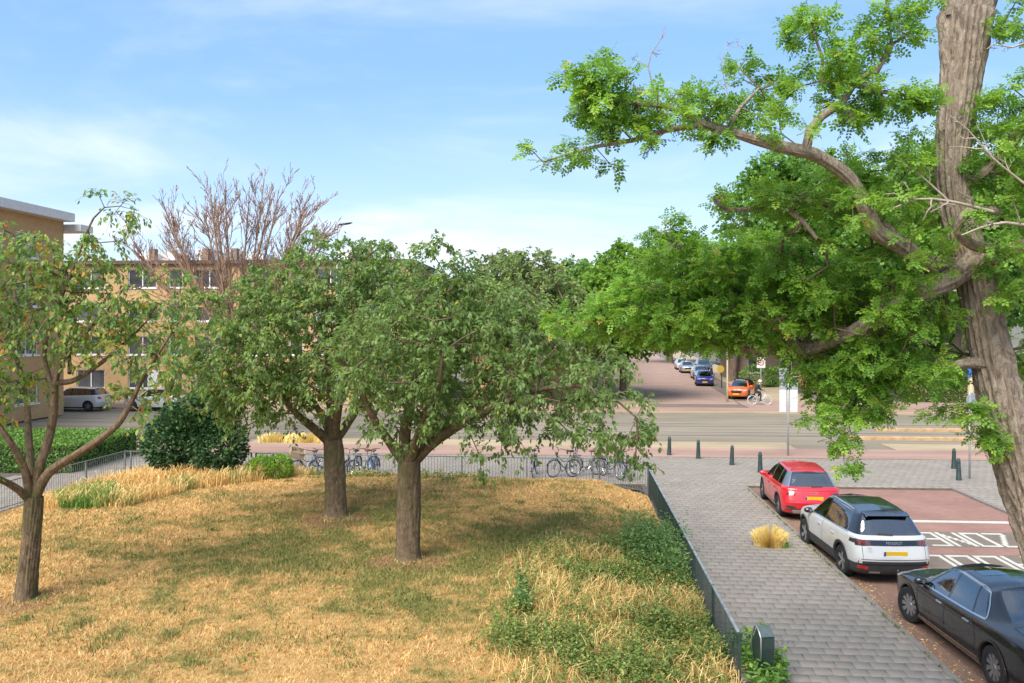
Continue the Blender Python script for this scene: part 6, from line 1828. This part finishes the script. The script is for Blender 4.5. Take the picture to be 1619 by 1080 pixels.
class CarTools:
    def __init__(s, root, bvh, bm, W, sx, sy, sz): s.root, s.bvh, s.bm, s.W, s.sx, s.sy, s.sz = root, bvh, bm, W, sx, sy, sz
    def hit(s, face, a, b):
        """face: 'L','R' (a=y,b=z), 'B' rear, 'F' front (a=x,b=z), 'T' top (a=x,b=y)"""
        o, d = {'L': ((-5, a, b), (1, 0, 0)), 'R': ((5, a, b), (-1, 0, 0)), 'B': ((a, -6, b), (0, 1, 0)), 'F': ((a, 6, b), (0, -1, 0)), 'T': ((a, b, 5), (0, 0, -1))}[face]
        loc, nor, i, dist = s.bvh.ray_cast(Vector(o), Vector(d))
        return (loc, nor) if loc is not None else (None, None)
    def patch(s, nm, face, quad, mat, off=.004, nu=8, nv=4, parent=None, thick=.02):
        """quad: 4 corners in face coordinates, a raised skin following the body"""
        q = [np.array(c, float) for c in quad]
        vs = []; base = []
        for j in range(nv + 1):
            for i in range(nu + 1):
                u, v = i / nu, j / nv
                p = q[0] * (1 - u) * (1 - v) + q[1] * u * (1 - v) + q[2] * u * v + q[3] * (1 - u) * v
                l, n = s.hit(face, p[0], p[1])
                if l is None: return None
                dr = {'L': Vector((-1, 0, 0)), 'R': Vector((1, 0, 0)), 'B': Vector((0, -1, 0)), 'F': Vector((0, 1, 0)), 'T': Vector((0, 0, 1))}[face]
                vs.append(l + dr * off); base.append(l - dr * thick)
        m = MB(); k = nu + 1; n = len(vs)
        fs = [(j * k + i, j * k + i + 1, (j + 1) * k + i + 1, (j + 1) * k + i) for j in range(nv) for i in range(nu)]
        rim = [i for i in range(k)] + [j * k + nu for j in range(1, nv + 1)] + [nv * k + i for i in range(nu - 1, -1, -1)] + [j * k for j in range(nv - 1, 0, -1)]
        for a, b in zip(rim, rim[1:] + rim[:1]): fs.append((a, b, n + b, n + a))
        m.add(vs + base, fs)
        me = m.mesh(nm, MATS[mat]); bm = bmesh.new(); bm.from_mesh(me); bmesh.ops.recalc_face_normals(bm, faces=bm.faces); bm.to_mesh(me); bm.free()
        return link(nm, sharp(me, 40), parent or s.root)
    def line(s, nm, face, pts, w, mat, off=.002, step=.05, parent=None):
        """a thin ribbon on the body along a polyline"""
        P_ = []
        for a, b in zip(pts[:-1], pts[1:]):
            a, b = np.array(a, float), np.array(b, float); n = max(1, int(np.linalg.norm(b - a) / step))
            P_ += [a + (b - a) * i / n for i in range(n)]
        P_.append(np.array(pts[-1], float)); P_ = np.array(P_)
        t = nrm(np.gradient(P_, axis=0)); nn = np.stack([-t[:, 1], t[:, 0]], -1)
        vs = []
        dr = {'L': Vector((-1, 0, 0)), 'R': Vector((1, 0, 0)), 'B': Vector((0, -1, 0)), 'F': Vector((0, 1, 0)), 'T': Vector((0, 0, 1))}[face]
        for p, n_ in zip(P_, nn):
            for sg_ in (-1, 1):
                q = p + n_ * w / 2 * sg_
                l, _ = s.hit(face, q[0], q[1])
                if l is None: return None
                vs.append(l + dr * off)
        return MB().add(vs, [(2 * i, 2 * i + 1, 2 * i + 3, 2 * i + 2) for i in range(len(P_) - 1)]).build(nm, MATS[mat], parent or s.root, True)
    def mirrors(s, y, z, x, mat, size=1.0):
        for sg_ in (-1, 1):
            m = MB(); n = 12
            vs = []
            prof = [(-1, .0), (-.92, .45), (-.6, .85), (0, 1), (.6, .9), (.92, .5), (1, 0)]
            m.lathe([(b, a) for a, b in prof], 12, Matrix.Translation((sg_ * (x + .10), y, z)) @ Matrix.Diagonal((.11 * size, .075 * size, .075 * size, 1)) @ Matrix.Rotation(R(90), 4, 'Y'))
            m.box(sg_ * (x + .03) - .06, sg_ * (x + .03) + .06, y - .025, y + .025, z - .07, z - .03)
            mo = m.build('wing_mirror', MATS[mat], s.root, True)
    def handles(s, ys, z, mat, w=.17):
        for y in ys:
            for f, sg_ in (('L', -1), ('R', 1)):
                l, n = s.hit(f, y, z)
                if l is None: continue
                M_ = Matrix.Translation(l + Vector((sg_ * .02, 0, 0)))
                MB().box(-.014, .014, -w / 2, w / 2, -.016, .016, M_, bev=.006).build('door_handle', MATS[mat], s.root)
    def plate(s, x, z, y_off=.012, tilt=R(10), face='B'):
        l, n = s.hit(face, x, z)
        sg_ = -1 if face == 'B' else 1
        p = empty('number_plate', (x, l.y + sg_ * y_off, z), 0, s.root); p.rotation_euler = (tilt * sg_ * -1, 0, 0)
        MB().box(-.26, .26, -.006, .006, -.055, .055).build('plate', MATS['plate_yellow'], p)
        MB().box(-.262, -.215, sg_ * .0065 - .002, sg_ * .0065 + .002, -.054, .054).build('country_band', MATS['plate_blue'], p)
        return p
    def arch_trim(s, ya, r0, r1, zc, mat):
        for f in ('L', 'R'):
            vs = []; n = 22
            sg_ = -1 if f == 'L' else 1
            a_ = np.linspace(R(-14), R(194), n)
            okk = True
            for a in a_:
                for r_ in (r0, r1):
                    y, z = ya + math.cos(a) * r_, max(.22, zc + math.sin(a) * r_)
                    l, _n = s.hit(f, y, z)
                    if l is None: okk = False; break
                    vs.append(l + Vector((sg_ * .012, 0, 0)))
                for r_ in (r0,):
                    if okk: vs.append(vs[-2] - Vector((sg_ * .05, 0, 0)))
                if not okk: break
            if not okk: continue
            fs = []
            for i in range(n - 1): fs += [(3 * i, 3 * i + 1, 3 * i + 4, 3 * i + 3), (3 * i, 3 * i + 3, 3 * i + 5, 3 * i + 2)]
            MB().add(vs, fs).build('arch_trim', MATS[mat], s.root, True)

ZR = -0.083
# ---- white crossover
c = car('parked_car', 'white crossover with black roof parked between the red car and the black saloon', (7.20, 21.42, ZR), R(2.6), 'suv', 'paint_white', roof_mat='gloss_black', alloy='alloy', spokes=5, res=6, wheel_r=.355, group='cars parked along the side street')
c.patch('light_band', 'B', [(-.80, .90), (.80, .90), (.78, 1.015), (-.78, 1.015)], 'gloss_black', .008, 20, 3)
for sg in (-1, 1):
    a, b = sg * .52, sg * .82
    tl = c.patch('tail_light', 'B', [(a, .905), (b, .885), (b * .985, 1.02), (a, 1.01)], 'lamp_dark', .016, 8, 4)
    for k in range(3):
        xa = sg * (.58 + .075 * k)
        c.line('light_claw', 'B', [(xa, .915), (xa + sg * .035, 1.0)], .022, 'lamp_red', .019)
    c.patch('side_light', 'L' if sg < 0 else 'R', [(-2.02, .92), (-1.74, .93), (-1.76, 1.01), (-1.98, 1.01)], 'lamp_dark', .008, 6, 3)
    c.patch('reflector', 'B', [(sg * .60, .36), (sg * .80, .38), (sg * .80, .46), (sg * .60, .44)], 'lamp_red', .012, 4, 2)
    c.patch('exhaust_trim', 'B', [(sg * .32, .275), (sg * .56, .275), (sg * .55, .315), (sg * .33, .315)], 'trim_silver', .014, 4, 2)
    c.line('roof_rail', 'T', [(sg * .565, -1.25), (sg * .58, -.5), (sg * .57, .22)], .035, 'trim_silver', .03)
c.patch('bumper_band', 'B', [(-.80, .47), (.80, .47), (.79, .56), (-.79, .56)], 'cladding', .006, 16, 3)
c.line('bumper_seam', 'B', [(-.82, .49), (.82, .49)], .03, 'seam_and_shade_dark', .009)
c.plate(0, .735)
c.line('tailgate_seam', 'B', [(-.78, .60), (.78, .60)], .014, 'seam_and_shade_dark'); c.line('tailgate_seam', 'B', [(-.70, .62), (-.70, .89)], .010, 'seam_and_shade_dark'); c.line('tailgate_seam', 'B', [(.70, .62), (.70, .89)], .010, 'seam_and_shade_dark')
c.line('rear_wiper', 'B', [(-.30, 1.135), (.02, 1.118)], .035, 'black_plastic', .022)
c.patch('spoiler', 'T', [(-.56, -1.90), (.56, -1.90), (.52, -1.62), (-.52, -1.62)], 'gloss_black', .02, 10, 4) if False else None
MB().add([(-.53, -1.52, 1.545), (.53, -1.52, 1.545), (.49, -1.80, 1.505), (-.49, -1.80, 1.505), (-.52, -1.52, 1.49), (.52, -1.52, 1.49), (.48, -1.78, 1.483), (-.48, -1.78, 1.483)], [(0, 3, 2, 1), (4, 5, 6, 7), (0, 1, 5, 4), (1, 2, 6, 5), (2, 3, 7, 6), (3, 0, 4, 7)]).build('spoiler', MATS['gloss_black'], c.root)
for f in ('L', 'R'):
    for pts in ([(-.08, .45), (-.085, 1.05)], [(-1.0, .75), (-.92, .62), (-.86, .45)], [(.92, .46), (.93, .99)]): c.line('door_seam', f, pts, .012, 'seam_and_shade_dark')
    c.line('window_trim', f, [(-1.55, 1.088), (-.5, 1.062), (.85, 1.012)], .022, 'trim_silver', .004)
    c.line('window_top_trim', f, [(-1.28, 1.51), (-.5, 1.548), (-.05, 1.56), (.34, 1.51), (.60, 1.29), (.86, 1.03)], .022, 'trim_silver', .006)
for ya in (-1.30, 1.375): c.arch_trim(ya, .40, .465, .365, 'cladding')
c.mirrors(.82, 1.06, .86, 'gloss_black'); c.handles((-.80, .12), .90, 'paint_white')
text_part('PEUGEOT', .085, MATS['trim_silver'], c.root, (0, -2.125, .955), (R(84), 0, 0), .003, 'lettering')
text_part('3008', .05, MATS['trim_silver'], c.root, (-.58, -2.19, .855), (R(84), 0, 0), .003, 'lettering')
MB().tube([(0, -2.18, .30), (0, -2.30, .30), (0, -2.31, .36)], .02, 8).lathe([(0, -.03), (.028, -.015), (.03, 0), (.02, .025), (0, .03)], 10, Matrix.Translation((0, -2.31, .39))).build('tow_ball', MATS['alloy_dark'], c.root, True)
# ---- red compact
c = car('parked_car', 'red compact crossover parked nearest the main road', (7.30, 27.35, ZR), R(-2.0), 'suv', 'paint_red', .975, .945, .935, res=6, alloy='alloy', spokes=5, wheel_r=.335, clad=2, group='cars parked along the side street', pillar='alloy')
yy, zz = .945, .935
for sg in (-1, 1):
    c.patch('tail_light', 'B', [(sg * .50, .79), (sg * .78, .79), (sg * .77, .90), (sg * .48, .90)], 'lamp_red', .012, 8, 4)
    c.patch('light_core', 'B', [(sg * .57, .81), (sg * .75, .81), (sg * .74, .86), (sg * .56, .86)], 'lamp_dark', .016, 6, 3)
    c.patch('bumper_vent', 'B', [(sg * .50, .38), (sg * .78, .42), (sg * .77, .50), (sg * .52, .47)], 'cladding', .008, 6, 3)
c.patch('diffuser', 'B', [(-.58, .25), (.58, .25), (.62, .37), (-.62, .37)], 'trim_silver', .012, 12, 3)
c.line('diffuser_edge', 'B', [(-.80, .35), (-.55, .39), (.55, .39), (.80, .35)], .03, 'cladding', .014)
c.plate(0.02, .72, .012)
c.line('tailgate_seam', 'B', [(-.78, .56), (.78, .56)], .012, 'seam_and_shade_dark'); c.line('tailgate_crease_shade', 'B', [(-.80, .93), (.80, .93)], .012, 'seam_and_shade_dark')  # second ribbon paints the shade of the tailgate fold as a dark line
c.line('rear_wiper', 'B', [(-.02, 1.04), (.30, 1.055)], .035, 'black_plastic', .02)
c.line('rear_window_shade', 'B', [(-.50, 1.42), (.50, 1.42)], .055, 'gloss_black', .006)
for k in range(4):
    l, n = c.hit('B', -.09 + .06 * k, .865)
    MB().lathe([(.030 - .006, -.004), (.036, -.004), (.036, .004), (.030 - .006, .004)], 18, Matrix.Translation((-.09 + .06 * k + .02, l.y - .012 - .001 * k, .865)) @ MX, closed=True).build('badge_ring', MATS['trim_silver'], c.root)
for f in ('L', 'R'):
    for pts in ([(-.08, .42), (-.08, .97)], [(-.95, .72), (-.84, .58), (-.80, .42)], [(.86, .42), (.87, .92)]): c.line('door_seam', f, pts, .012, 'seam_and_shade_dark')
    c.line('body_crease_shade', f, [(-1.3, .80), (-.85, .86)], .012, 'seam_and_shade_dark') ; c.line('sill_trim', f, [(-.9, .30), (.9, .30)], .05, 'trim_silver', .01)  # first ribbon draws the flank crease's shade in dark colour
for ya in (-1.30 * .945, 1.375 * .945): c.arch_trim(ya, .375, .415, .345, 'cladding')
c.mirrors(.77, .99, .84, 'paint_red'); c.handles((-.74, .12), .83, 'paint_red')
# ---- black saloon
c = car('parked_car', 'long black saloon with chrome window trim, nearest to the viewer', (7.66, 15.50, ZR), R(2.6), 'sedan', 'paint_black', res=6, clad=1, wheel_r=.345, axles=(-1.515, 1.52), steer=R(13), alloy='alloy', spokes=10, dbl=True, group='cars parked along the side street', pillar='gloss_black', clad_mat='gloss_black')
for f in ('L', 'R'):
    c.line('window_trim', f, [(-1.14, .995), (-.6, .972), (.2, .952), (.97, .925)], .022, 'chrome', .006)
    c.line('window_top_trim', f, [(-1.14, 1.0), (-1.0, 1.19), (-.86, 1.345), (-.62, 1.396), (.02, 1.425), (.25, 1.41), (.43, 1.375), (.7, 1.16), (.96, .94)], .024, 'chrome', .008)
    c.line('sill_strip', f, [(-1.05, .33), (1.05, .31)], .022, 'chrome', .008)
    for pts in ([(.055, .30), (.055, .955)], [(-.80, .96), (-.98, .78), (-1.02, .62), (-.95, .42)], [(1.06, .33), (1.10, .90)]): c.line('door_seam', f, pts, .010, 'seam_and_shade_dark')
    c.line('body_crease_shade', f, [(-1.2, .80), (1.2, .77)], .010, 'seam_and_shade_dark')  # shade of the pressed flank line, put on as a dark ribbon
c.handles((-.72, .22), .835, 'chrome', .19); c.mirrors(.96, .99, .83, 'paint_black', 1.05)
for sg in (-1, 1):
    c.patch('tail_light', 'B', [(sg * .48, .72), (sg * .82, .70), (sg * .80, .90), (sg * .52, .90)], 'lamp_red', .01, 8, 4)
    c.patch('head_light', 'F', [(sg * .48, .58), (sg * .80, .62), (sg * .76, .72), (sg * .50, .70)], 'lamp_clear', .01, 6, 4)
c.plate(0, .66)
c.patch('sunroof', 'T', [(-.40, -.25), (.40, -.25), (.38, .42), (-.38, .42)], 'car_glass', .004, 8, 6)
c.line('boot_seam', 'T', [(-.70, -2.3), (-.66, -1.7), (.66, -1.7), (.70, -2.3)], .012, 'seam_and_shade_dark'); c.line('hood_seam', 'T', [(-.70, 1.35), (-.62, 2.2)], .012, 'seam_and_shade_dark'); c.line('hood_seam', 'T', [(.70, 1.35), (.62, 2.2)], .012, 'seam_and_shade_dark')
for ya in (-1.515, 1.52): c.arch_trim(ya, .388, .415, .355, 'paint_black')
# ---- cars across the road
gF2 = 'cars parked in the far street'
def far_car(lb, px, py, head, paint, sx=1, sy=1, sz=1, roof=None, g=gF2, front=True):
    q = gp(px, py, -.05)
    c = car('parked_car', lb, (q.x, q.y, -.05), head, 'suv', paint, sx, sy, sz, roof_mat=roof, res=3, detail=False, group=g, clad=2)
    for sg in (-1, 1):
        c.patch('head_light', 'F', [(sg * .5 * sx, .72 * sz), (sg * .8 * sx, .74 * sz), (sg * .78 * sx, .84 * sz), (sg * .5 * sx, .80 * sz)], 'lamp_clear', .01, 4, 3)
        c.patch('tail_light', 'B', [(sg * .6 * sx, .82 * sz), (sg * .82 * sx, .82 * sz), (sg * .80 * sx, .98 * sz), (sg * .6 * sx, .98 * sz)], 'lamp_red', .01, 4, 3)
    c.patch('grille', 'F', [(-.42 * sx, .55 * sz), (.42 * sx, .55 * sz), (.42 * sx, .74 * sz), (-.42 * sx, .74 * sz)], 'gloss_black', .01, 6, 3)
    c.plate(0, .46 * sz, face='F'); c.plate(0, .70 * sz)
    c.mirrors(.80 * sy, 1.06 * sz, .85 * sx, paint)
far_car('orange crossover with dark roof parked across the main road beside the cyclist', 1172, 629, R(180 - 22), 'paint_orange', .96, .92, .97, 'gloss_black')
far_car('dark blue car parked in the far street behind the orange one', 1113, 609, R(180 - 6), 'paint_blue', .94, .88, .93)
far_car('silver car parked behind the dark blue one in the far street', 1107, 599, R(180 - 3), 'paint_silver', 1, 1.02, .93)
far_car('dark grey van-like car parked behind the silver one in the far street', 1112, 592, R(180 - 3), 'paint_grey', 1.03, 1.1, 1.18)
far_car('pale silver car farthest but one along the far street', 1086, 589, R(180 - 3), 'paint_silver', .97, .95, .92)
far_car('white car farthest along the row in the far street', 1078, 584, R(180 - 3), 'paint_white', .97, .95, .92)
gM = 'cars parked before the yellow flats'
far_car('white car parked before the flats, seen between the left cherry limbs', 122, 648, R(90), 'paint_white', 1, 1, 1, g=gM)
far_car('white car parked before the flats, right of the left cherry', 248, 648, R(90), 'paint_white', .97, .97, .95, g=gM)
far_car('silver car parked before the flats at the left edge', 20, 648, R(90), 'paint_silver', 1, 1.05, .97, g=gM)
# ------------------------------------------------------------------ cyclist
simple('cloth_black', (.014, .014, .017), .85, var=.3)
simple('cloth_navy', (.02, .022, .032), .85, var=.3)
simple('skin', (.52, .32, .23), .55, var=.08)
simple('helmet_white', (.78, .78, .77), .35, var=.04)
simple('shoe_white', (.65, .64, .62), .6, var=.1)
q = gp(1201, 640, 0)
bike_c = bicycle('bicycle', 'white wheeled city bicycle ridden across the junction by the person in black', (q.x, q.y, 0.005), R(3), 'bike_white', 0, tyre='bike_white', group=None, step_through=True)
def skin_body(name, verts, edges, radii, root_i, mats, region, parent):
    me = bpy.data.meshes.new(name); me.from_pydata(verts, edges, []); me.update()
    o = bpy.data.objects.new(name, me); C.objects.link(o)
    md = o.modifiers.new('s', 'SKIN'); md.use_smooth_shade = True
    for i, sv in enumerate(me.skin_vertices[0].data):
        r = radii[i]; sv.radius = r if isinstance(r, tuple) else (r, r); sv.use_root = (i == root_i)
    ss = o.modifiers.new('d', 'SUBSURF'); ss.levels = 2; ss.render_levels = 2
    dg = bpy.context.evaluated_depsgraph_get()
    m2 = bpy.data.meshes.new_from_object(o.evaluated_get(dg))
    bpy.data.objects.remove(o)
    m2.materials.clear()
    for m in mats: m2.materials.append(MATS[m])
    for p in m2.polygons: p.use_smooth = True; p.material_index = region(p.center)
    return link(name, m2, parent)
# seated rider, facing +x, origin on the ground under the saddle line of the bicycle
V_ = [(-.30, 0, .98), (-.24, 0, 1.12), (-.16, 0, 1.28), (-.08, 0, 1.42), (-.03, 0, 1.50), (.01, 0, 1.58), (.03, 0, 1.68), (.03, 0, 1.76),   # 0 pelvis .. 7 head top
      (-.28, -.11, .96), (.06, -.13, .80), (.03, -.14, .45), (.02, -.13, .20), (.14, -.13, .17),       # left leg 8-12
      (-.28, .11, .96), (.10, .13, .90), (-.06, .14, .62), (-.18, .13, .44), (-.06, .13, .40),          # right leg 13-17
      (-.09, -.18, 1.40), (-.02, -.24, 1.20), (.13, -.28, 1.08), (.20, -.28, 1.08),                       # left arm 18-21
      (-.09, .18, 1.40), (-.02, .24, 1.20), (.13, .28, 1.08), (.20, .28, 1.08)]
E_ = [(0, 1), (1, 2), (2, 3), (3, 4), (4, 5), (5, 6), (6, 7), (0, 8), (8, 9), (9, 10), (10, 11), (11, 12), (0, 13), (13, 14), (14, 15), (15, 16), (16, 17), (3, 18), (18, 19), (19, 20), (20, 21), (3, 22), (22, 23), (23, 24), (24, 25)]
Rr_ = [(.15, .13), (.14, .12), (.155, .12), (.14, .10), .055, .065, .095, .07, .095, .075, .055, .042, .035, .095, .075, .055, .042, .035, .06, .048, .035, .03, .06, .048, .035, .03]
def region(c):
    if c.z > 1.50 and abs(c.y) < .14: return 2
    if c.z < .25 and c.y < 0 or (c.z < .47 and c.y > 0 and c.x > -.30 and c.z < .46): return 3
    if c.x > .155 and 1.0 < c.z < 1.2: return 2
    return 0 if c.z > 1.02 else 1
person = empty('person', (q.x, q.y, 0.005), R(3)); tag(person, 'person in black clothes and white helmet riding a bicycle over the junction', 'person')
skin_body('figure', V_, E_, Rr_, 0, ('cloth_black', 'cloth_navy', 'skin', 'shoe_white'), region, person)
MB().lathe([(.12, -.02), (.128, .02), (.115, .08), (.07, .125), (0, .14)], 14, Matrix.Translation((.02, 0, 1.70)) @ Matrix.Rotation(R(8), 4, 'Y') @ Matrix.Diagonal((1.15, .92, 1, 1))).build('helmet', MATS['helmet_white'], person, True)
for s in (-1, 1):
    h = MB()
    for k in range(4): h.tube([(.19, s * (.25 + .018 * k), 1.085), (.23, s * (.25 + .018 * k), 1.09), (.245, s * (.25 + .018 * k), 1.06), (.225, s * (.25 + .018 * k), 1.04)], [.011, .011, .010, .008], 6)
    h.tube([(.17, s * .25, 1.07), (.20, s * .235, 1.055), (.225, s * .24, 1.045)], [.012, .011, .009], 6)
    h.build('fingers', MATS['skin'], person, True)
